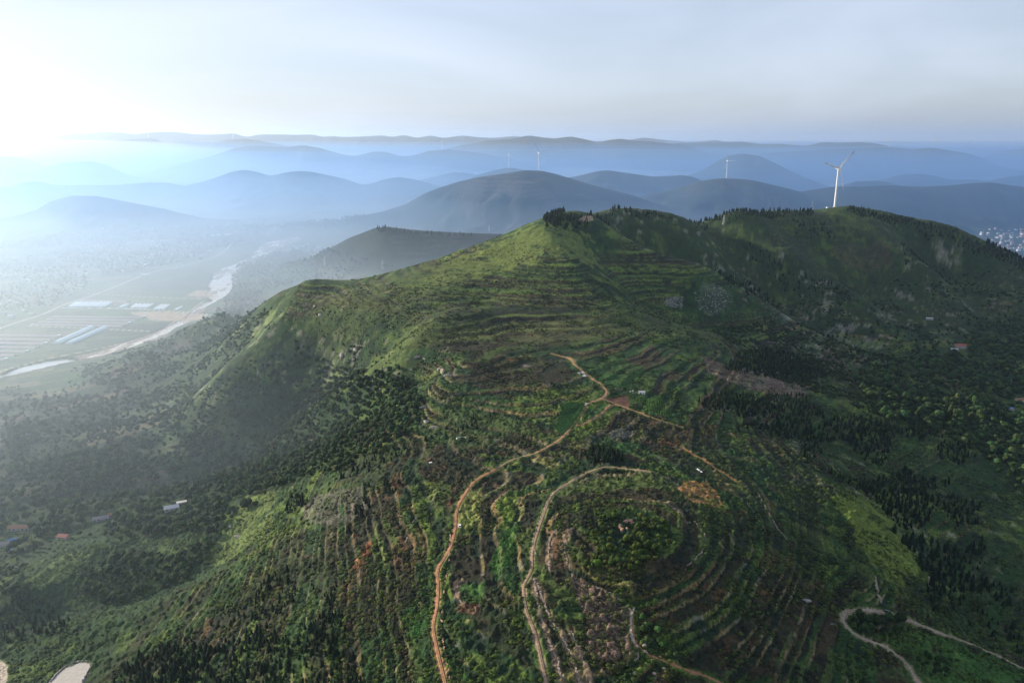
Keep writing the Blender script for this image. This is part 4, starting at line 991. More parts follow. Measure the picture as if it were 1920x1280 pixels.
# ------------------------------------------------------------------ wind turbines
def make_turbine():
    t = empty('wind_turbine', (0, 0, 0))
    b = MB(); zs = [0, 20, 40, 60, 79]; rs_ = [2.3, 2.1, 1.85, 1.6, 1.35]
    for i in range(4): b.tube((0, 0, zs[i]), (0, 0, zs[i + 1]), rs_[i], rs_[i + 1], 20, False)
    tw = b.build('tower', M['white'], t, True)
    MB().box((0, -2.35, 1.2), (.9, .12, 2.2)).build('door', M['steel'], tw)
    MB().tube((0, 0, -1.5), (0, 0, .25), 4.2, 4.2, 20).build('foundation', M['grey'], t)
    n = MB(); prof = [(-7.2, .9), (-6.6, 1.7), (-3, 1.95), (1.5, 1.9), (3.0, 1.6), (3.5, 1.2)]   # rounded housing along +x
    k = 12; ring = [(math.copysign(abs(math.cos(a)) ** .6, math.cos(a)), math.copysign(abs(math.sin(a)) ** .6, math.sin(a))) for a in [j * 2 * math.pi / k + .26 for j in range(k)]]
    V = [(x, cy * r, 80.6 + cz * r) for x, r in prof for cy, cz in ring]
    Fq = [(i * k + j, i * k + (j + 1) % k, (i + 1) * k + (j + 1) % k, (i + 1) * k + j) for i in range(len(prof) - 1) for j in range(k)] + [tuple(range(k))[::-1], tuple(range((len(prof) - 1) * k, len(prof) * k))]
    n.add(V, Fq).build('nacelle', M['white'], t, True)
    h = MB(); hp = [(3.5, 1.25), (4.2, 1.5), (5.2, 1.4), (5.9, .9), (6.2, .1)]; k = 14
    h.add([(x, r * math.cos(j * 2 * math.pi / k), 80.6 + r * math.sin(j * 2 * math.pi / k)) for x, r in hp for j in range(k)], [(i * k + j, i * k + (j + 1) % k, (i + 1) * k + (j + 1) % k, (i + 1) * k + j) for i in range(len(hp) - 1) for j in range(k)])
    h.build('hub', M['white'], t, True)
    # blade: chord and thickness along the length, red bands near the tip
    st = [0, 1.5, 4, 8, 14, 20, 28, 36, 40.5, 40.5, 42.5, 42.5, 45, 45, 47.4, 48]; ch = [2.2, 2.2, 3.0, 4.2, 3.9, 3.4, 2.8, 2.2, 1.9, 1.9, 1.75, 1.75, 1.5, 1.5, 1.0, .25]; th = [1.7, 1.6, 1.2, .75, .55, .45, .35, .28, .24, .24, .22, .22, .18, .18, .12, .05]
    tw_ = [0, 0, .15, .3, .25, .18, .1, .05, .03, .03, .02, .02, .0, .0, 0, 0]; k = 10; V = []
    for s_, c_, t_, a_ in zip(st, ch, th, tw_):
        for j in range(k):
            q = j * 2 * math.pi / k; px = c_ * .5 * math.cos(q) - c_ * .18 * (s_ > 3); py = t_ * .5 * math.sin(q)
            V.append((py * math.cos(a_) + px * math.sin(a_) + .0008 * s_ * s_, px * math.cos(a_) - py * math.sin(a_), s_))
    Fq = [(i * k + j, i * k + (j + 1) % k, (i + 1) * k + (j + 1) % k, (i + 1) * k + j) for i in range(len(st) - 1) for j in range(k)]
    me = bpy.data.meshes.new('blade'); me.from_pydata(V, [], Fq); me.materials.append(M['white']); me.materials.append(M['red'])
    for i, p in enumerate(me.polygons):
        seg = i // k; p.material_index = 1 if seg in (9, 10, 13, 14) else 0; p.use_smooth = True
    for i in range(3):
        b = bpy.data.objects.new('blade', me); link(b, t); b.location = (4.9, 0, 80.6)
    return t
def aim_blades(t, deg):
    i = 0
    for c in t.children:
        if c.name.startswith('blade'): c.rotation_euler = (-R(deg + 120 * i), 0, 0); i += 1
T_PROTO = make_turbine()
TURB = [  # base u, base v, distance, rotor angle, label
    (1565, 388.5, 1700, 44, 'big near white wind turbine with red-banded blades on the dark ridge'),
    (1010, 320, 3700, -35, 'white wind turbine on the rounded hazy hill behind the main hilltop'),
    (954, 315, 4900, 5, 'slimmer white wind turbine just left of the one on the rounded hazy hill'),
    (1362, 335, 3800, -30, 'white wind turbine on the blue hill between the main hill and the big turbine'),
    (829, 279, 7600, 0, 'tiny pale turbine on the misty hill left of centre, below the horizon ranges'),
    (995, 254.5, 8700, -10, 'tallest of the tiny turbines on the skyline above the centre hill'),
    (1073, 256.5, 8700, 30, 'tiny turbine on the blue skyline, first to the right of the tallest one'),
    (1161, 260.5, 8700, 0, 'tiny turbine on the blue skyline dome straight above the right half of the main hill'),
    (1308, 267.5, 9200, 50, 'tiny faint turbine on the skyline right of the dome'),
    (1423, 270, 9200, -20, 'tiny turbine on the skyline above the turbine of the blue hill'),
    (1481, 270.5, 9200, 60, 'tiny faint turbine on the skyline left of the big turbine'),
    (1604.5, 270, 9000, -45, 'tiny turbine on the far blue ridge just right of the big turbine'),
    (1666, 275.5, 7800, 10, 'tiny turbine on the far blue ridge, second to the right of the big turbine'),
    (1750, 277, 7800, 15, 'tiny turbine on the far blue ridge, farthest to the right'),
    (968, 255.5, 12000, 20, 'faint turbine on the skyline, just left of the tallest tiny one'),
    (903, 258.5, 12000, 80, 'faint turbine on the pale skyline right of the gap in the ranges'),
    (758, 253.5, 12000, 40, 'faint turbine on the pale skyline above the misty hill'),
    (716, 254, 12000, 0, 'faint turbine on the pale skyline, right one of a close pair'),
    (680, 256, 12000, 70, 'faint turbine on the pale skyline, left one of a close pair'),
    (485, 252.5, 12000, 25, 'faint turbine on the palest skyline above the misty valley'),
    (437, 262, 9500, 55, 'faint turbine on the misty ridge above the far end of the river'),
    (279, 260, 9500, 10, 'faint turbine on the misty ridge near the left edge'),
]
for i, (u, v, d, deg, lab) in enumerate(TURB):
    t = T_PROTO if i == 0 else copy_tree(T_PROTO)
    if i == 0: x, y, z = at_z(u, v, 262); y = 1703; x = (u - 960) / F * y / (CP + (640 - v) / F * SP); z = min(hz(x, y) + .5, ZC - ratio(v) * y + 3)
    else:
        x, y, z = at_Y(u, v, d); zz = base_h(np.full(9, x), y + np.linspace(-900, 900, 9) * d / 9000 + 0.0)
        yy_ = y + np.linspace(-1200, 1200, 49) * d / 9000; xx_ = x * yy_ / y; hh_ = base_h(xx_, yy_); q_ = (ZC - hh_) / yy_; j = int(q_.argmin()); x, y, z = xx_[j], yy_[j], hh_[j]
    t.location = (x, y, z - .3); t.rotation_euler = (0, 0, R(-66 if i == 0 else -58 + 12 * math.sin(i * 1.7)))
    tag(t, lab, 'wind turbine', 'wind turbines on the ridges'); aim_blades(t, deg)
bx_ = T_PROTO.location
tb = empty('transformer_cabin', (bx_[0] - 17, bx_[1] - 4, hz(bx_[0] - 17, bx_[1] - 4)), .3, 'small white transformer cabin on the gravel pad beside the big turbine', 'cabin')
MB().box((0, 0, 1.3), (4.2, 2.6, 2.8)).build('wall', M['white'], tb); MB().box((0, 0, 2.85), (4.5, 2.9, .3)).build('roof', M['grey'], tb)

# ------------------------------------------------------------------ lattice pylons and poles
def make_pylon():
    t = empty('lattice_pylon', (0, 0, 0)); b = MB(); H = 20.; 
    def w(z): return 1.9 * (1 - z / H) + .35
    for sx in (-1, 1):
        for sy in (-1, 1): b.tube((sx * w(0), sy * w(0), -.5), (sx * w(H), sy * w(H), H), .13, .09, 4)
    z = 0
    while z < H - 1:
        z2 = min(H, z + 2.6 * (1 - z / H * .5))
        for sx in (-1, 1):
            b.tube((sx * w(z), -w(z), z), (sx * w(z2), w(z2), z2), .07, .07, 4); b.tube((sx * w(z), w(z), z), (sx * w(z2), -w(z2), z2), .07, .07, 4)
            b.tube((-w(z), sx * w(z), z), (w(z2), sx * w(z2), z2), .07, .07, 4); b.tube((w(z), sx * w(z), z), (-w(z2), sx * w(z2), z2), .07, .07, 4)
        z = z2
    b.build('lattice_body', M['steel'], t)
    for k, (z, l_) in enumerate([(13.5, 3.4), (16.3, 2.8), (19.2, 2.2)]):
        a = MB(); a.tube((-l_, 0, z), (l_, 0, z), .14, .14, 4); a.tube((-l_, 0, z), (0, 0, z + .9), .08, .08, 4); a.tube((l_, 0, z), (0, 0, z + .9), .08, .08, 4)
        arm = a.build('cross_arm', M['steel'], t)
        for s_ in (-1, 1): MB().tube((s_ * l_ * .95, 0, z - 1.1), (s_ * l_ * .95, 0, z), .12, .12, 6).build('insulator', M['white'], arm)
    return t
PYL = [(1358, 401, 262, .9, .4, 'white lattice pylon on the ridge saddle left of the big turbine'), (1523, 389, 262, .9, .9, 'grey lattice pylon among the conifers close beside the big turbine'),
       (714, 427, 160, 1.2, .2, 'grey pylon on top of the low hazy terraced ridge'), (917, 434, None, 1.2, .6, 'grey pylon on the misty plain behind the left shoulder of the main hill'), (609, 497, None, 1.3, .3, 'thin grey pylon in the misty valley above the left spur')]
P_PROTO = None
for u, v, z, sc, rz, lab in PYL:
    if P_PROTO is None: P_PROTO = o = make_pylon()
    else: o = copy_tree(P_PROTO)
    if z: x, y, z = at_z(u, v, z)
    else: x, y, z = gp1(u, v)
    o.location = (x, y, hz(x, y)); o.rotation_euler = (0, 0, rz); o.scale = (sc,) * 3; tag(o, lab, 'pylon', 'lattice pylons')
POLES = [(1895, 720, 9, 'pale concrete power pole beside the track at the right edge'), (1690, 470, 8, 'thin pole on the right slope of the turbine hill'), (660, 880, 0, ''), ]
for u, v, h_, lab in POLES:
    if not h_: continue
    x, y, z = gp1(u, v); p = empty('power_pole', (x, y, z), .4, lab, 'pole', 'power poles')
    MB().tube((0, 0, -.5), (0, 0, h_), .2, .13, 8).build('pole_shaft', M['grey'], p); MB().box((0, 0, h_ - .6), (2.0, .15, .15)).build('cross_arm', M['steel'], p)

# ------------------------------------------------------------------ houses
def house(loc, rz, L_, W_, H_, wallm, roofm, label, cat='house', name='farmhouse', grp=None, detail=True, flat=False):
    t = empty(name, loc, rz, label, cat, grp)
    b = MB().box((0, 0, H_ / 2 - .6), (L_, W_, H_ + 1.2)); rh = W_ * .28
    if not flat: b.add([(-L_ / 2, -W_ / 2, H_), (-L_ / 2, W_ / 2, H_), (-L_ / 2, 0, H_ + rh), (L_ / 2, -W_ / 2, H_), (L_ / 2, W_ / 2, H_), (L_ / 2, 0, H_ + rh)], [(0, 2, 1), (3, 4, 5)])
    b.build('wall', wallm, t); e = .45
    if flat: MB().box((0, 0, H_ + .14), (L_ + .5, W_ + .5, .28)).build('roof', roofm, t)
    else:
        r = MB(); k = rh / (W_ / 2)
        for s_ in (-1, 1):
            y1, z1 = s_ * (W_ / 2 + e), H_ - k * e
            V = [(-L_ / 2 - e, 0, H_ + rh + .05), (L_ / 2 + e, 0, H_ + rh + .05), (L_ / 2 + e, y1, z1 + .05), (-L_ / 2 - e, y1, z1 + .05)]
            V += [(a_, b_, c_ + .22) for a_, b_, c_ in V]; r.add(V, [(0, 1, 2, 3), (7, 6, 5, 4), (0, 4, 5, 1), (1, 5, 6, 2), (2, 6, 7, 3), (3, 7, 4, 0)])
        r.build('roof', roofm, t)
    if detail:
        nwin = max(2, int(L_ / 3.5))
        for i in range(nwin):
            xw = -L_ / 2 + (i + .5) * L_ / nwin
            if i == nwin // 2: MB().box((xw, -W_ / 2 - .03, 1.0), (1.0, .08, 2.0)).build('door', M['shed'], t)
            else: MB().box((xw, -W_ / 2 - .03, 1.6), (1.2, .08, 1.1)).build('window', M['glass'], t)
    return t
HOUSES = [  # u, v (base), rz, L, W, H, wall, roof, flat, label
    (38, 992, .05, 20, 7, 2.8, 'grey', 'roofb', False, 'long farm shed with brown-grey roof among trees at the left edge'),
    (120, 1009, -.15, 10, 6, 2.8, 'wall', 'roofr', False, 'small farmhouse with a faded red roof in the trees, lower left'),
    (322, 955, .45, 13, 7, 2.8, 'wall', 'roofw', False, 'white-roofed farmhouse alone among the forest trees, left of centre'),
    (341, 945, .45, 9, 4, 2.6, 'wall', 'roofw', True, 'narrow white outbuilding just behind the white-roofed farmhouse'),
    (190, 975, .3, 14, 6, 2.6, 'grey', 'roofg', False, 'grey-roofed shed half hidden in the trees left of the white-roofed farmhouse'),
    (212, 968, .3, 9, 5, 2.6, 'wall', 'roofb', False, 'small brown-roofed hut beside the grey-roofed shed in the trees'),
    (6, 1024, .2, 12, 7, 2.8, 'wall', 'roofg', False, 'pale grey-roofed house cut off by the left edge of the photo'),
    (26, 1016, .2, 7, 5, 2.5, 'grey', 'blue', False, 'little shelter under a bright blue sheet roof at the left edge'),
    (18, 1034, .1, 5, 4, 2.2, 'grey', 'blue', True, 'small blue tarpaulin lean-to in front of the blue-roofed shelter'),
    (1800, 652, -.1, 15, 8, 4.2, 'wall', 'roofr', False, 'white farmhouse with a bright red roof in the wooded right valley'),
    (1790, 657, -.1, 10, 6, 2.8, 'wall', 'roofw', True, 'flat pale annex in front of the red-roofed farmhouse'),
    (1743, 598, -.3, 11, 5, 2.6, 'grey', 'roofw', True, 'low pale shed by a track on the shaded slope above the red-roofed house'),
    (1203, 739, -.05, 5.4, 3.4, 2.6, 'white', 'roofw', False, 'small white cabin beside the green plot near the track junction'),
    (1893, 768, .1, 9, 4, 2.4, 'grey', 'blue', True, 'blue-roofed shed in the yard at the right edge'),
    (1912, 752, .1, 10, 6, 3, 'cream', 'roofb', False, 'brown-roofed house in the yard at the right edge, behind the blue shed'),
]
for u, v, rz, L_, W_, H_, wm_, rm_, fl_, lab in HOUSES:
    x, y, z = gp1(u, v); z = hz(x, y); house((x, y, z), rz, L_, W_, H_, M[wm_], M[rm_], lab, flat=fl_)
rs = np.random.RandomState(5)
def village(poly_px, n, walls, roofs, label, grp, size=(9, 15), storey=(3, 6.5)):
    P = vpoly(poly_px); got = 0; tries = 0; pts = []
    while got < n and tries < 6000:
        tries += 1; x = P[:, 0].min() + rs.rand() * np.ptp(P[:, 0]); y = P[:, 1].min() + rs.rand() * np.ptp(P[:, 1])
        if not in_poly(np.array([x]), np.array([y]), P)[0] or any(math.hypot(x - a, y - b) < 19 for a, b in pts): continue
        if seg_dist(np.array([x]), np.array([y]), VRD[0][2])[0] < 14: continue
        if not visible(np.array([x]), np.array([y]), np.array([6.0]))[0]: continue
        pts.append((x, y)); got += 1; i = len(pts)
        L_ = size[0] + rs.rand() * (size[1] - size[0]); W_ = 6 + rs.rand() * 3; H_ = storey[0] + rs.rand() * (storey[1] - storey[0])
        house((x, y, hz(x, y)), .25 + .12 * rs.randn() + (1.57 if rs.rand() < .25 else 0), L_, W_, H_, M[walls[i % len(walls)]], M[roofs[int(rs.rand() * len(roofs))]], label, 'house', 'village_house', grp, detail=False)
village([(1812, 432), (1860, 431), (1930, 432), (1980, 440), (1960, 470), (1935, 492), (1890, 475), (1850, 455)], 95, ['wall', 'grey', 'wall', 'white'], ['roofr', 'roofb', 'roofr', 'roofg', 'roofw'], 'white-walled village house in the blue-hazed village at the right edge', 'houses of the village at the right edge')
village([(0, 600), (0, 545), (60, 520), (150, 505), (190, 520), (150, 545), (100, 575), (50, 595)], 42, ['wall', 'grey'], ['roofg', 'roofw', 'blue', 'roofb', 'roofg'], 'low house in the misty village left of the valley road', 'houses of the village left of the valley road')
village([(150, 500), (200, 470), (300, 450), (395, 462), (400, 480), (350, 492), (290, 500), (200, 515)], 55, ['wall', 'white'], ['roofg', 'roofw', 'blue', 'roofb'], 'pale house in the misty village around the far stretch of the valley road', 'houses of the village by the far valley road')
village([(500, 420), (560, 412), (600, 420), (580, 435), (520, 436)], 16, ['wall'], ['roofw', 'roofb', 'roofg'], 'pale house in the faint hamlet beyond the end of the river', 'houses of the faint hamlet')
village([(530, 470), (590, 456), (612, 466), (560, 480)], 20, ['wall', 'white'], ['roofw', 'roofg'], 'pale house in the hamlet right of the upper river bed', 'houses of the hamlet right of the river')
x, y, z = at_z(272, 516, 1); house((x, y, hz(x, y)), .3, 24, 13, 6, M['white'], M['roofw'], 'large white flat-roofed hall beside the valley road', 'hall', 'hall', flat=True)
for i, (u, v) in enumerate([(590, 388), (597, 386), (606, 388), (614, 386), (622, 387), (631, 385), (640, 387), (648, 385)]):
    x, y, z = gp1(u, v + 9); t = empty('apartment_block', (x, y, hz(x, y)), .1, 'pale yellow apartment block in the distant row at the foot of the misty hills', 'building', 'distant apartment blocks')
    H_ = 26 + 9 * rs.rand(); MB().box((0, 0, H_ / 2 - 1), (24, 14, H_ + 2)).build('wall', M['cream'], t); MB().box((0, 0, H_ + 1.1), (25, 15, 1.4)).build('roof', M['roofb'], t)
    w = MB()
    for fz in range(int(H_ / 3.2)): w.box((0, -7.05, 2 + fz * 3.2), (20, .1, 1.2))
    w.build('window_band', M['glass'], t)

# ------------------------------------------------------------------ greenhouses and long sheds
def tunnel(a, b, wid, hgt, mat, label, grp, cat='greenhouse', endcol='film'):
    a, b = np.array(a[:2]), np.array(b[:2]); L_ = np.linalg.norm(b - a); rz = math.atan2(b[1] - a[1], b[0] - a[0])
    t = empty('greenhouse', (a[0], a[1], hz(*a) - .05), rz, label, cat, grp); k = 12
    V = [(x, -wid / 2 * math.cos(j * math.pi / k), hgt * math.sin(j * math.pi / k) ** .8) for x in np.linspace(0, L_, 9) for j in range(k + 1)]
    MB().add(V, [(i * (k + 1) + j, i * (k + 1) + j + 1, (i + 1) * (k + 1) + j + 1, (i + 1) * (k + 1) + j) for i in range(8) for j in range(k)]).build('film_cover', mat, t, True)
    for x in (0.01, L_ - .01):
        V = [(x, -wid / 2 * math.cos(j * math.pi / k), hgt * math.sin(j * math.pi / k) ** .8) for j in range(k + 1)]; MB().add(V, [tuple(range(k + 1))]).build('end_wall', M[endcol], t)
    for x in (np.linspace(0, L_, 5) if wid > 10 else ()):
        r = MB()
        for j in range(k):
            p = [(x, -wid / 2 * 1.01 * math.cos(q * math.pi / k), 1.01 * hgt * math.sin(q * math.pi / k) ** .8) for q in (j, j + 1)]; r.tube(p[0], p[1], .18, .18, 4, False)
        r.build('rib', M['white'], t)
    return t
GA = lambda u, v: at_z(u, v, 1)
tunnel(GA(104, 643), GA(172, 613), 13, 5.5, M['ltblue'], 'large pale blue arched greenhouse, left one of the big pair on the valley floor', 'big pair of greenhouses')
tunnel(GA(128, 644), GA(197, 614), 13, 5.5, M['ltblue'], 'large pale blue arched greenhouse, right one of the big pair on the valley floor', 'big pair of greenhouses')
for i in range(11): tunnel(GA(130 + i * 6.4, 575), GA(144 + i * 6.5, 566.5), 7.5, 3.2, M['film' if i % 2 else 'ltblue'], 'narrow blue-white greenhouse tunnel in the tight block of eleven beside the valley road', 'tight block of greenhouse tunnels')
for i in range(2): tunnel(GA(222 + i * 3, 577), GA(237 + i * 4, 570.5), 7, 3, M['ltblue'], 'bluish greenhouse tunnel in the isolated pair right of the block', 'isolated pair of tunnels')
for i in range(5): tunnel(GA(247 + i * 6.4, 577), GA(256 + i * 7.4, 570), 7, 3, M['film'], 'whitish greenhouse tunnel in the row of five', 'row of five tunnels')
for i in range(3): tunnel(GA(288 + i * 8, 580), GA(304 + i * 6.5, 571), 7, 3, M['film'], 'whitish greenhouse tunnel in the group of three near the river', 'group of three tunnels')
tunnel(GA(328, 581), GA(341, 575), 9, 3, M['film'], 'short whitish greenhouse tunnel standing alone nearest the river', None)
tunnel(GA(398, 442), GA(430, 441), 16, 5, M['film'], 'long pale greenhouse far up the valley road in the haze', None)
SHEDS = [((100, 593.5), (267, 595)), ((87, 598.5), (253, 600.5)), ((72, 603.5), (240, 606)), ((57, 608), (228, 611)), ((-50, 627), (108, 629.5)), ((-50, 634.5), (95, 636.5)), ((-50, 641.5), (82, 643.5)), ((-50, 649), (66, 651)), ((-50, 657), (48, 658.5)), ((-50, 665.5), (27, 665.5)), ((-50, 673.5), (8, 673.5)), ((148, 563), (238, 565.5))]
for i, (p, q) in enumerate(SHEDS):
    a, b = np.array(GA(*p)[:2]), np.array(GA(*q)[:2]); L_ = np.linalg.norm(b - a); rz = math.atan2(b[1] - a[1], b[0] - a[0])
    lab = 'long low grey-mauve shed of the upper shed rows beside the valley road' if i < 4 else ('long low grey-mauve shed of the lower shed rows at the left edge' if i < 11 else 'long grey shed behind the tight block of greenhouse tunnels')
    t = empty('long_shed', (a[0], a[1], hz(*a)), rz, lab, 'shed', None if i == 11 else ('upper shed rows' if i < 4 else 'lower shed rows'))
    MB().box((L_ / 2, 3.2, .9), (L_, .5, 3.2)).build('back_wall', M['wall'], t)
    MB().add([(0, 3.0, 2.4), (L_, 3.0, 2.4), (L_, -4.5, .5), (0, -4.5, .5), (0, 3.0, 2.1), (L_, 3.0, 2.1), (L_, -4.5, .0), (0, -4.5, .0)], [(0, 3, 2, 1), (4, 5, 6, 7), (0, 1, 5, 4), (2, 3, 7, 6), (1, 2, 6, 5), (0, 4, 7, 3)]).build('sloping_roof', M['shed'], t)
    MB().box((L_ + 3.2, 1, 1.4), (5.5, 7, 3.4)).build('end_hut', M['grey'], t); MB().box((L_ + 3.2, 1, 3.2), (6.2, 7.6, .25)).build('hut_roof', M['roofg' if i % 2 else 'ltblue'], t)
for p, q, lab in [((117, 577), (147, 577.5), 'low white wall along the front of the tight greenhouse block'), ((202, 578.5), (277, 580), 'low white wall below the short greenhouse rows')]:
    a, b = np.array(GA(*p)[:2]), np.array(GA(*q)[:2]); L_ = np.linalg.norm(b - a)
    tag(MB().box((0, 0, .8), (L_, 1.2, 1.8), 0).build('low_wall', M['white']), lab, 'wall'); o = scene.collection.objects[-1]; o.location = ((a[0] + b[0]) / 2, (a[1] + b[1]) / 2, 0); o.rotation_euler = (0, 0, math.atan2(b[1] - a[1], b[0] - a[0]))

# ------------------------------------------------------------------ cars
def car(u, v, rz, mat, label, grp):
    x, y, z = gp1(u, v); z = hz(x, y) + .05; t = empty('parked_car', (x, y, z), rz, label, 'car', grp)
    prof = [(-2.2, .45), (-2.25, .75), (-2.1, .98), (-1.3, 1.05), (.95, 1.02), (2.05, .85), (2.25, .62), (2.2, .40)]
    V = [(px, s_ * .88, pz) for s_ in (-1, 1) for px, pz in prof] + [(px, s_ * .88, .32) for s_ in (-1, 1) for px in (-2.2, 2.2)]
    n = len(prof); b = MB(); b.add(V, [tuple(range(n))[::-1], tuple(range(n, 2 * n))] + [(i, i + 1, n + i + 1, n + i) for i in range(n - 1)] + [(n - 1, 0, n, 2 * n - 1)]); b.build('body', mat, t)
    cb = [(-1.95, 1.0), (-1.45, 1.50), (.25, 1.54), (1.15, 1.0)]; V = [(px, s_ * (.80 if pz < 1.1 else .66), pz) for s_ in (-1, 1) for px, pz in cb]
    MB().add(V, [(3, 2, 1, 0), (4, 5, 6, 7), (0, 1, 5, 4), (2, 3, 7, 6), (1, 2, 6, 5)]).build('window_glass', M['glass'], t)
    MB().box((-.55, 0, 1.56), (1.75, 1.28, .07)).build('roof', mat, t)
    for px in (-1.4, 1.4):
        for s_ in (-1, 1): MB().tube((px, s_ * .72, .32), (px, s_ * .92, .32), .33, .33, 12).build('wheel', M['tyre'], t)
    for s_ in (-1, 1): MB().box((2.2, s_ * .62, .68), (.12, .32, .16)).build('headlight', M['white'], t)
car(862, 987, 1.75, M['car'], 'silver-white car on the red dirt track in the left foreground', None)
car(1092, 700.5, 2.5, M['car'], 'white car parked by the upper dirt track, upper one of the two side by side', None)
car(1096, 705, 2.5, M['car'], 'white car parked by the upper dirt track, lower one of the two side by side', None)
car(1099, 759, 1.2, M['car'], 'white car at the bend of the dirt track beside the dark green crop field', None)
car(1086, 700, 2.3, M['carg'], 'grey-blue car parked left of the two white cars on the upper dirt track', None)
car(1663, 1148, -.5, M['carb'], 'black car on the track by the tree clump, lower right', None)
car(1561, 1172, .2, M['carb'], 'black car parked at the end of the stony path left of the track bend', None)

# ------------------------------------------------------------------ stones, walls, rocks
def wall_thing(P, label, hgt=1.0, wid=.9, mat='stone', name='dry_stone_wall', grp=None, seed=0, cat='wall'):
    q = np.random.RandomState(seed + 60); seg = np.vstack([[0], np.cumsum(np.hypot(*np.diff(P, axis=0).T))[:, None]]).ravel(); n = max(6, int(seg[-1] / .9)); s_ = np.linspace(0, seg[-1], n)
    X = np.interp(s_, seg, P[:, 0]); Y = np.interp(s_, seg, P[:, 1]); Z = full_h(X, Y); tx = np.gradient(X); ty = np.gradient(Y); l_ = np.hypot(tx, ty); nx, ny = -ty / l_, tx / l_; V = []
    for i in range(n):
        w_ = wid * (.7 + .6 * q.rand()) / 2; h1, h2 = hgt * (.55 + .7 * q.rand()), hgt * (.55 + .7 * q.rand()); jx = .25 * q.randn()
        V += [(X[i] + nx[i] * (-w_ + jx), Y[i] + ny[i] * (-w_ + jx), Z[i] - .8), (X[i] + nx[i] * (-w_ * .8 + jx), Y[i] + ny[i] * (-w_ * .8 + jx), Z[i] + h1), (X[i] + nx[i] * (w_ * .8 + jx), Y[i] + ny[i] * (w_ * .8 + jx), Z[i] + h2), (X[i] + nx[i] * (w_ + jx), Y[i] + ny[i] * (w_ + jx), Z[i] - .8)]
    Fq = [(i * 4 + j, i * 4 + j + 1, i * 4 + j + 5, i * 4 + j + 4) for i in range(n - 1) for j in range(3)] + [(0, 1, 2, 3)[::-1], tuple(range(4 * n - 4, 4 * n))]
    return tag(MB().add(V, Fq).build(name, M[mat]), label, cat, grp)
WLAB = ['pale stone terrace wall running beside the centre track, nearest it, bottom of the photo', 'pale stone terrace wall, second to the right of the centre track, bottom of the photo', 'short pale stone wall near the bottom edge below the loose-stone field',
        'thin stone wall on the left side of the reddish terrace west of the knoll grove', 'thin stone wall on the right side of the reddish terrace west of the knoll grove', 'curved stone wall around the small bright green plot left of the centre track']
for i, P in enumerate(WL): wall_thing(P, WLAB[i], .9 if i < 3 else .7, 1.0 if i < 3 else .7, seed=i)
MORE = [([(1188, 1140), (1182, 1170), (1186, 1200), (1196, 1220), (1190, 1240)], 1.0, 1.6, 'rubble wall along the right edge of the loose-stone field'),
        ([(1117, 1098), (1150, 1115), (1172, 1135), (1184, 1147)], .8, 1.0, 'rubble edge along the top of the loose-stone field'),
        ([(1420, 925), (1455, 985), (1475, 1010)], .8, .8, 'stone terrace edge on the right slope below the orange track'),
        ([(1400, 940), (1435, 995)], .6, .6, 'thin straight stone edge left of the terrace edge below the orange track'),
        ([(1300, 975), (1320, 1000), (1318, 1030), (1290, 1060), (1270, 1090)], .7, .7, 'stone ring wall round the right side of the knoll'),
        ([(1660, 985), (1700, 1015), (1730, 1050), (1740, 1080), (1738, 1110)], 1.0, 1.0, 'curved stone edge of the bright rounded spur, lower right'),
        ([(1640, 1080), (1645, 1105), (1652, 1128)], 1.0, 1.6, 'short pale path of stones above the black car, lower right'),
        ([(845, 1000), (840, 1060), (832, 1110), (828, 1180), (838, 1240), (846, 1290)], .4, .7, 'low earth bank along the right side of the red dirt track'),
        ([(780, 965), (765, 1000), (760, 1015)], .5, .7, 'low stone edge of the long green hedge strip, left of the red track'),
        ([(1005, 1040), (1000, 1010), (1012, 975), (1030, 935), (1060, 905)], .5, .6, 'low stone edge on the right side of the centre track above the fork'),
        ([(93, 1279), (108, 1263), (122, 1251), (140, 1243), (156, 1239), (171, 1241), (172, 1247), (163, 1262), (153, 1280)], 1.2, .5, 'concrete parapet round the outside of the hairpin bend, bottom left')]
for i, (pp, h_, w_, lab) in enumerate(MORE):
    wall_thing(smooth_line(gpts(pp), 5), lab, h_, w_, 'wall' if i == 10 else ('redstone' if i == 7 else 'stone'), 'parapet_wall' if i == 10 else ('earth_bank' if i == 7 else 'dry_stone_wall'), seed=20 + i, cat='bank' if i == 7 else 'wall')
def rock(loc, s, mat, label, grp=None, name='boulder', seed=0, cat='rock'):
    q = np.random.RandomState(seed); v, f = ico(2); d = np.ones(len(v))
    for _ in range(9):
        n_ = q.normal(size=3); n_ /= np.linalg.norm(n_); d = np.minimum(d, (.55 + .4 * q.rand()) / np.maximum(v @ n_, .01))
    V = v * d[:, None] * np.array(s) * (.94 + .12 * q.rand(len(v), 1))
    o = MB().add(V, f).build(name, mat); o.location = loc; o.rotation_euler = (0, 0, q.rand() * 6.28); return tag(o, label, cat, grp)
KR = [(1163, 982, 1.5), (1168, 985, 1.2), (1174, 976, 1.8), (1183, 975, 2.2), (1186, 978, 1.4), (1167, 990, 1.5), (1175, 988, 1.3), (1163, 987, 1.6), (1139, 985, 1.3), (1144, 989, 1.0), (1171, 979, 1.2)]
for i, (u, v, s_) in enumerate(KR):
    x, y, z = gp1(u, v); rock((x, y, hz(x, y) + .3 * s_), (s_ * 1.1, s_ * .8, s_ * .75), M['redstone' if i < 8 else 'stone'], 'reddish boulder in the little heap at the clearing on top of the knoll' if i < 8 else 'greyish boulder at the edge of the clearing on top of the knoll', 'boulders on the knoll' if i < 8 else 'grey boulders on the knoll', seed=i)
BR = [(1662, 1150), (1190, 1262), (1210, 1224), (1226, 1262), (1245, 1255), (1208, 1212), (1586, 1180), (1771, 812)]
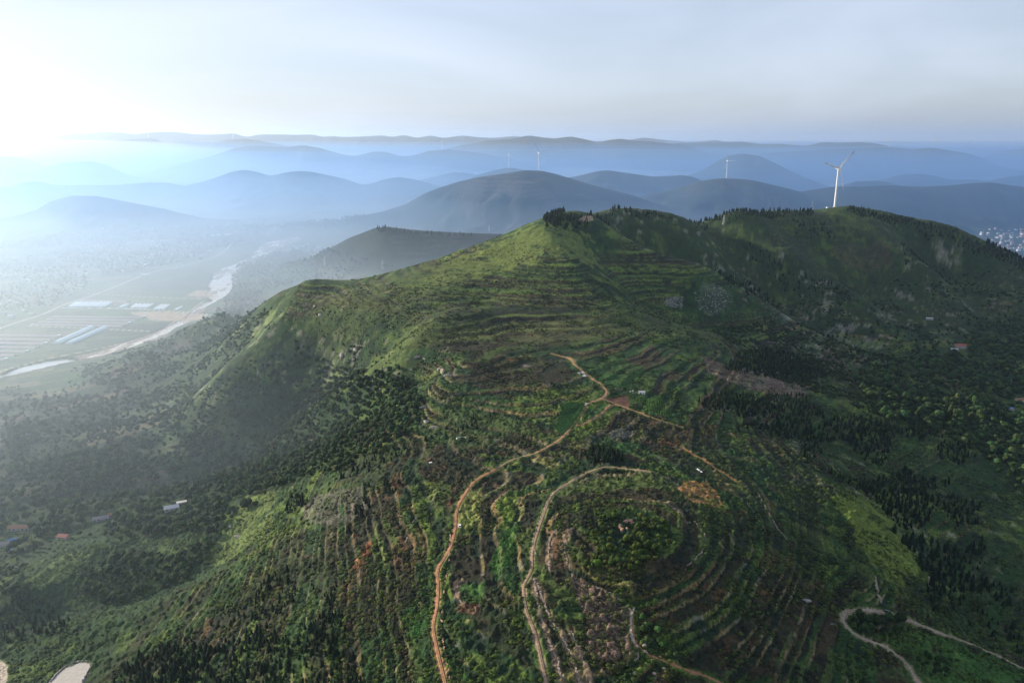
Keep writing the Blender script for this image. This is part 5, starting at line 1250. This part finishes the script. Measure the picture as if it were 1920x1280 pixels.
BL = ['boulder beside the black car', 'large pale boulder below the loose-stone field, leftmost of the scatter', 'pale boulder just above the path at the bottom centre', 'squarish boulder near the bottom edge, middle of the scatter', 'pale boulder rightmost of the scatter near the bottom edge', 'round boulder at the top of the path beside the loose-stone field', 'white boulder on the inside of the track bend, lower right', 'cream boulder standing alone between dark conifers on the right flank']
for i, ((u, v), lab) in enumerate(zip(BR, BL)):
    if i == 0: continue
    x, y, z = gp1(u, v); s_ = 1.7 if i != 7 else 3.0; rock((x, y, hz(x, y) + .5), (s_ * .8, s_ * .7, s_ * (1.3 if i == 7 else .7)), M['stone'], lab, seed=40 + i)
CR = [(832, 695, 9, 'white limestone crag at the lip of the left ravine'), (826, 688, 7, 'smaller white crag just above the main crag at the ravine lip'), (842, 702, 6, 'pale crag at the right foot of the ravine-lip outcrop'),
      (785, 668, 6, 'grey crag row above the ravine forest'), (798, 672, 5, 'grey crag right of the crag row above the ravine forest'), (800, 790, 7, 'pale cliff face beside the terraced hollow left of centre'), (815, 800, 6, 'tall pale pinnacle beside the cliff face left of centre'), (795, 762, 5, 'small pale crag above the cliff face left of centre'),
      (600, 590, 7, 'pale cliff on the far left spur'), (590, 574, 6, 'small cliff above the pale cliff on the far left spur'), (640, 664, 8, 'grey rock slab in the shaded gully left of centre'), (665, 655, 7, 'grey rock slab at the upper end of the shaded gully'), (432, 985, 5, 'yellowish crag on the lower left slope'), (447, 1005, 5, 'yellowish crag below the first one on the lower left slope'), (1510, 1125, 4, 'pale rocks left of the track bend, lower right')]
for i, (u, v, s_, lab) in enumerate(CR):
    x, y, z = gp1(u, v); s_ *= .62; rock((x, y, hz(x, y) - s_ * .2), (s_ * 1.5, s_ * .6, s_ * .6), M['greystone' if i % 3 else 'stone'], lab, name='rock_crag', seed=70 + i)
def rubble():
    q = np.random.RandomState(9); VV, FF, n = [], [], 0; v0, f0 = ICO0
    AR = [(PT[11][0], 700, .2), (PT[15][0], 300, .25), (PT[17][0], 500, .4), (PT[18][0], 400, .6), (PT[19][0], 130, .7), (PT[20][0], 250, .6), (PT[22][0], 150, .4)]
    for P, cnt, s0 in AR:
        X = P[:, 0].min() + q.rand(cnt * 4) * np.ptp(P[:, 0]); Y = P[:, 1].min() + q.rand(cnt * 4) * np.ptp(P[:, 1]); m = in_poly(X, Y, P); X, Y = X[m][:cnt], Y[m][:cnt]; Z = full_h(X, Y)
        for x, y, z in zip(X, Y, Z):
            s_ = s0 * (.5 + 1.6 * q.rand() ** 3); VV.append(v0 * (.7 + .6 * q.rand(len(v0), 1)) * s_ * np.array([1.2, 1, .8]) + [x, y, z + s_ * .3]); FF.append(f0 + n); n += len(v0)
    o = bpy.data.objects.new('rubble', np_mesh('rubble', np.vstack(VV), np.vstack(FF), None, False, M['greystone'])); link(o); tag(o, kind='stuff')
rubble()
# the dirt tracks as worn strips with two ruts and a grassy crown
m_track, N, L, bs = new_mat('packed_earth'); bs.inputs['Roughness'].default_value = .95; bs.inputs['Specular IOR Level'].default_value = .1
_a = N.new('ShaderNodeAttribute'); _a.attribute_name = 'Col'; _t = N.new('ShaderNodeTexCoord'); _z = N.new('ShaderNodeTexNoise'); _z.inputs['Scale'].default_value = .9; _z.inputs['Detail'].default_value = 5
_q = N.new('ShaderNodeMapRange'); _q.inputs['From Min'].default_value = .3; _q.inputs['From Max'].default_value = .7; _q.inputs['To Min'].default_value = .6; _q.inputs['To Max'].default_value = 1.4
_v = N.new('ShaderNodeVectorMath'); _v.operation = 'SCALE'; L.new(_t.outputs['Object'], _z.inputs['Vector']); L.new(_z.outputs['Fac'], _q.inputs['Value']); L.new(_a.outputs['Color'], _v.inputs[0]); L.new(_q.outputs[0], _v.inputs['Scale']); L.new(_v.outputs[0], bs.inputs['Base Color'])
for ri, (w, pc, P) in enumerate(RD):
    if ri == len(RD) - 1: continue
    sg = np.concatenate([[0], np.cumsum(np.hypot(*np.diff(P, axis=0).T))]); n = max(8, int(sg[-1] / .9)); q_ = np.linspace(0, sg[-1], n)
    X = np.interp(q_, sg, P[:, 0]); Y = np.interp(q_, sg, P[:, 1]); tx = np.gradient(X); ty = np.gradient(Y); l_ = np.hypot(tx, ty); nx, ny = -ty / l_, tx / l_
    ww = w * (.33 + .22 * fbm(q_, q_ * 0 + ri * 40, 14, 3, 401)); off = np.linspace(-1, 1, 7)
    XX = X[:, None] + nx[:, None] * ww[:, None] * off; YY = Y[:, None] + ny[:, None] * ww[:, None] * off
    ZZ = base_h(XX.ravel(), YY.ravel()).reshape(XX.shape); ZZ = ZZ + .34 - .05 * (np.abs(np.abs(off) - .5) < .25) - .45 * (np.abs(off) > .99)
    c = np.array(pc)[None, None] * (np.array([.7, 1.0, 1.25, .85, 1.25, 1.0, .7])[None, :, None] * (.75 + .5 * fbm(XX.ravel(), YY.ravel(), 9, 3, 403).reshape(XX.shape))[..., None])
    gm = (sstep(.46, .6, fbm(XX.ravel(), YY.ravel(), 16, 2, 405)).reshape(XX.shape) * np.array([.8, .3, 0, .7, 0, .3, .8])[None])[..., None]
    c = c * (1 - gm) + np.array([.05, .07, .02]) * gm
    i = np.arange(n * 7).reshape(n, 7); Fq = np.stack([i[:-1, :-1].ravel(), i[1:, :-1].ravel(), i[1:, 1:].ravel(), i[:-1, 1:].ravel()], 1)
    me = np_mesh('dirt_track', np.stack([XX.ravel(), YY.ravel(), ZZ.ravel()], 1), Fq, c.reshape(-1, 3), True, m_track); o = bpy.data.objects.new('dirt_track', me); link(o); tag(o, kind='structure')
# paved hairpin surface laid over the slope
m_pave = paint('worn_concrete', (.27, .26, .245), .9, var=.12, scale=.35)
def paving(pp, label):
    P = gpts(pp); st_ = .5; xs = np.arange(P[:, 0].min() - 1, P[:, 0].max() + 1, st_); ys = np.arange(P[:, 1].min() - 1, P[:, 1].max() + 1, st_)
    X, Y = np.meshgrid(xs, ys); Z = base_h(X.ravel(), Y.ravel()).reshape(X.shape); Z = blur(Z, 3) + .22; ny, nx = X.shape
    i = np.arange(nx * ny).reshape(ny, nx); cm = in_poly((X[:-1, :-1] + st_ / 2).ravel(), (Y[:-1, :-1] + st_ / 2).ravel(), P)
    Fq = np.stack([i[:-1, :-1].ravel(), i[:-1, 1:].ravel(), i[1:, 1:].ravel(), i[1:, :-1].ravel()], 1)[cm]
    used = np.unique(Fq); mp = np.full(nx * ny, -1); mp[used] = np.arange(len(used))
    V = np.stack([X.ravel(), Y.ravel(), Z.ravel()], 1)[used]; n_ = len(V); Fq = mp[Fq]
    V2 = np.vstack([V, V - [0, 0, .6]]); E = {}
    for q in Fq:
        for j in range(4):
            e = (q[j], q[(j + 1) % 4]); E[e] = E.get(e, 0) + 1
    side = [(b_, a_, a_ + n_, b_ + n_) for (a_, b_) in E if (b_, a_) not in E]
    me = np_mesh('road', V2, np.vstack([Fq, np.array(side)]), None, False, m_pave); tag(link(bpy.data.objects.new('road', me)) or scene.collection.objects[-1], kind='structure')
paving([(88, 1300), (92, 1278), (106, 1265), (122, 1253), (140, 1245), (156, 1241), (169, 1243), (170, 1250), (160, 1266), (150, 1300)], '')
# small man-made bits
x, y, z = gp1(865, 821); t = empty('cistern', (x, y, hz(x, y)), .1, 'white curved concrete cistern wall on the slope left of centre', 'cistern')
b = MB()
for j in range(10):
    a0, a1 = math.pi * (.05 + j * .11), math.pi * (.05 + (j + 1) * .11); b.tube((4 * math.cos(a0), 2.6 * math.sin(a0), .7), (4 * math.cos(a1), 2.6 * math.sin(a1), .7), .45, .45, 6)
b.build('rim', M['white'], t); MB().box((0, .5, .2), (6, 3, .3)).build('basin', M['grey'], t)
def sheet(u, v, L_, W_, rz, mat, lab, name='tarpaulin', cat='tarpaulin', tilt=.0):
    x, y, z = gp1(u, v); q = np.random.RandomState(int(u)); V = [(L_ * (i / 6 - .5), W_ * (j / 3 - .5), .5 + .25 * q.rand() + tilt * i) for i in range(7) for j in range(4)]
    o = MB().add(V + [(a, b_, c - .15) for a, b_, c in V], [(i * 4 + j, (i + 1) * 4 + j, (i + 1) * 4 + j + 1, i * 4 + j + 1) for i in range(6) for j in range(3)] + [(28 + i * 4 + j, 28 + i * 4 + j + 1, 28 + (i + 1) * 4 + j + 1, 28 + (i + 1) * 4 + j) for i in range(6) for j in range(3)]).build(name, M[mat]); o.location = (x, y, hz(x, y)); o.rotation_euler = (0, 0, rz); tag(o, lab, cat)
sheet(1311, 882, 7, 1.6, 1.9, 'white', 'narrow white sheet lying on the slope below the orange track')
sheet(973, 797, 3, 1.5, .2, 'white', 'tiny white sheet at the top of the brown terrace left of the crop field')
sheet(807, 866, 2.5, 1.8, .5, 'white', 'small white tent-like sheet on the brown slope left of the red track')
sheet(1291, 977, 2.4, 1.4, .1, 'roofw', 'small pale slab on the bank right of the knoll grove', 'stone_slab', 'slab')
for i, (u, v, m_, lab) in enumerate([(1182, 734, 'white', 'white box left of the small white cabin'), (1186, 737, 'wall', 'cream box between the cabin and the ploughed plot'), (1187, 733, 'film', 'pale box nearest the small white cabin')]):
    x, y, z = gp1(u, v); t = empty('storage_box', (x, y, hz(x, y)), .3 * i, lab, 'box'); MB().box((0, 0, .5), (1.3, 1.0, 1.1)).build('body', M[m_], t); MB().box((0, 0, 1.1), (1.4, 1.1, .12)).build('lid', M['grey'], t)
# crop rows in the two nearest plots
def crop_rows(pp, ang, gap, name, c):
    P = gpts(pp); q = np.random.RandomState(3); items = []; ca, sa = math.cos(ang), math.sin(ang); c0 = P.mean(0); Rr = np.hypot(*(P - c0).T).max()
    for r_ in np.arange(-Rr, Rr, gap):
        for s_ in np.arange(-Rr, Rr, .75):
            x, y = c0[0] + s_ * ca - r_ * sa, c0[1] + s_ * sa + r_ * ca; items.append((x + .12 * q.randn(), y + .12 * q.randn()))
    A = np.array(items); m = in_poly(A[:, 0], A[:, 1], P); A = A[m]; Z = full_h(A[:, 0], A[:, 1])
    place_many(name, [shrub_shape(90 + k) for k in range(3)], [(0, x, y, z, .8 + .4 * q.rand(), q.rand() * 6, np.array(c) * (.75 + .5 * q.rand()), '', 0, 1.3) for (x, y), z in zip(A, Z)], m_leaf)
crop_rows([(1040, 800), (1056, 758), (1066, 752), (1097, 756), (1098, 766), (1078, 800), (1052, 815)], .25, 2.0, 'crop_rows', (.035, .10, .028))
crop_rows([(770, 1160), (800, 1130), (808, 1175), (800, 1195), (765, 1195)], .2, 1.9, 'crop_rows', (.045, .13, .03))
crop_rows([(915, 1060), (950, 990), (975, 985), (965, 1030), (950, 1065), (930, 1085)], 0.1, 1.8, 'crop_rows', (.05, .13, .03))
crop_rows([(1190, 745), (1240, 742), (1262, 780), (1215, 775)], 1.4, 2.2, 'crop_rows', (.06, .14, .03))
#OBJ_END
# ------------------------------------------------------------------ haze: one closed box round camera and ground, the sky outside
def box_mesh(name, a, b, mat=None):
    V = [(x, y, z) for x in (a[0], b[0]) for y in (a[1], b[1]) for z in (a[2], b[2])]
    Fq = [(0, 1, 3, 2), (4, 6, 7, 5), (0, 4, 5, 1), (2, 3, 7, 6), (0, 2, 6, 4), (1, 5, 7, 3)]
    me = bpy.data.meshes.new(name); me.from_pydata(V, [], Fq)
    if mat: me.materials.append(mat)
    return me
def fog(name, a, b, dens, color, g):
    m = bpy.data.materials.new(name); m.use_nodes = True
    n, l = m.node_tree.nodes, m.node_tree.links; n.clear()
    out = n.new('ShaderNodeOutputMaterial'); pv = n.new('ShaderNodeVolumePrincipled')
    pv.inputs['Density'].default_value = dens; pv.inputs['Color'].default_value = (*color, 1); pv.inputs['Anisotropy'].default_value = g
    l.new(pv.outputs[0], out.inputs['Volume'])
    o = bpy.data.objects.new(name, box_mesh(name, a, b, m)); link(o); tag(o, kind='stuff')
    return o
fog("haze", (-34000, -200, -8), (34000, 41000, 665), HAZE_DENSITY, HAZE_COLOR, HAZE_G)
def mist(name, top, base, dens, color, g):
    xs = np.concatenate([np.linspace(-33000, -4200, 12), np.linspace(-4000, 4200, 42), np.linspace(4600, 33000, 12)])
    ys = np.concatenate([np.linspace(-150, 9000, 60), np.linspace(9600, 40500, 20)])
    X, Y = np.meshgrid(xs, ys); edge = (X <= xs[0]) | (X >= xs[-1]) | (Y <= ys[0]) | (Y >= ys[-1])
    Z = np.maximum(top(X, Y), base + .5); ny, nx = X.shape
    V = np.vstack([np.stack([X, Y, Z], -1).reshape(-1, 3), np.stack([X, Y, 0 * Z + base], -1).reshape(-1, 3)])
    i = np.arange(nx * ny).reshape(ny, nx); n0 = nx * ny
    q = lambda a, b, c, d: np.stack([a.ravel(), b.ravel(), c.ravel(), d.ravel()], 1)
    Fc = np.vstack([q(i[:-1, :-1], i[:-1, 1:], i[1:, 1:], i[1:, :-1]), q(i[:-1, :-1], i[1:, :-1], i[1:, 1:], i[:-1, 1:]) + n0,
                    q(i[0, :-1], i[0, :-1] + n0, i[0, 1:] + n0, i[0, 1:]), q(i[-1, 1:], i[-1, 1:] + n0, i[-1, :-1] + n0, i[-1, :-1]),
                    q(i[1:, 0], i[1:, 0] + n0, i[:-1, 0] + n0, i[:-1, 0]), q(i[:-1, -1], i[:-1, -1] + n0, i[1:, -1] + n0, i[1:, -1])])
    o = fog(name, (0, 0, 0), (1, 1, 1), dens, color, g)
    me = np_mesh(name, V, Fc, None, True, o.data.materials[0]); o.data = me
def _left(X, Y): return 1 - sstep(-300, 1500, X - .15 * Y)
def _wob(X, Y, sc, sd, am): return am * (fbm(X, Y, sc, 3, sd) - .5) * sstep(800, 2500, Y)
def _west(X, Y): return 1 - sstep(-.60, -.02, X / np.maximum(Y, 300))
mist("valley_mist", lambda X, Y: (25 + 130 * _left(X, Y) + 35 * (1 - sstep(-600, -150, X))) * sstep(-50, 1100, Y - .6 * X) + 240 * _west(X, Y) * sstep(3600, 9500, Y) + _wob(X, Y, 1500, 301, 30) - 6, -6, 3.3e-4, (.66, .82, 1), .58)
mist("low_mist", lambda X, Y: (12 + 62 * _left(X, Y)) * sstep(500, 2400, Y - .6 * X) + 90 * sstep(4200, 7500, Y) + 130 * sstep(7500, 13000, Y) + _wob(X, Y, 1100, 305, 40) - 6, -5, 4.6e-4, (.78, .88, 1), .6)
for _k, (_top, _d) in enumerate([(235, 1.2e-4), (335, 1.6e-4), (382, .8e-4), (560, .6e-4)]):
    mist("distant_mist", lambda X, Y: _top * sstep(1650 + 120 * _k, 2700 + 250 * _k, Y) + _wob(X, Y, 2500, 309 + 4 * _k, 40) - 6, -7 - .1 * _k, _d, (.27, .54, 1) if _k < 3 else (.62, .76, 1), .6)
print("done", round(time.time() - T0, 1))
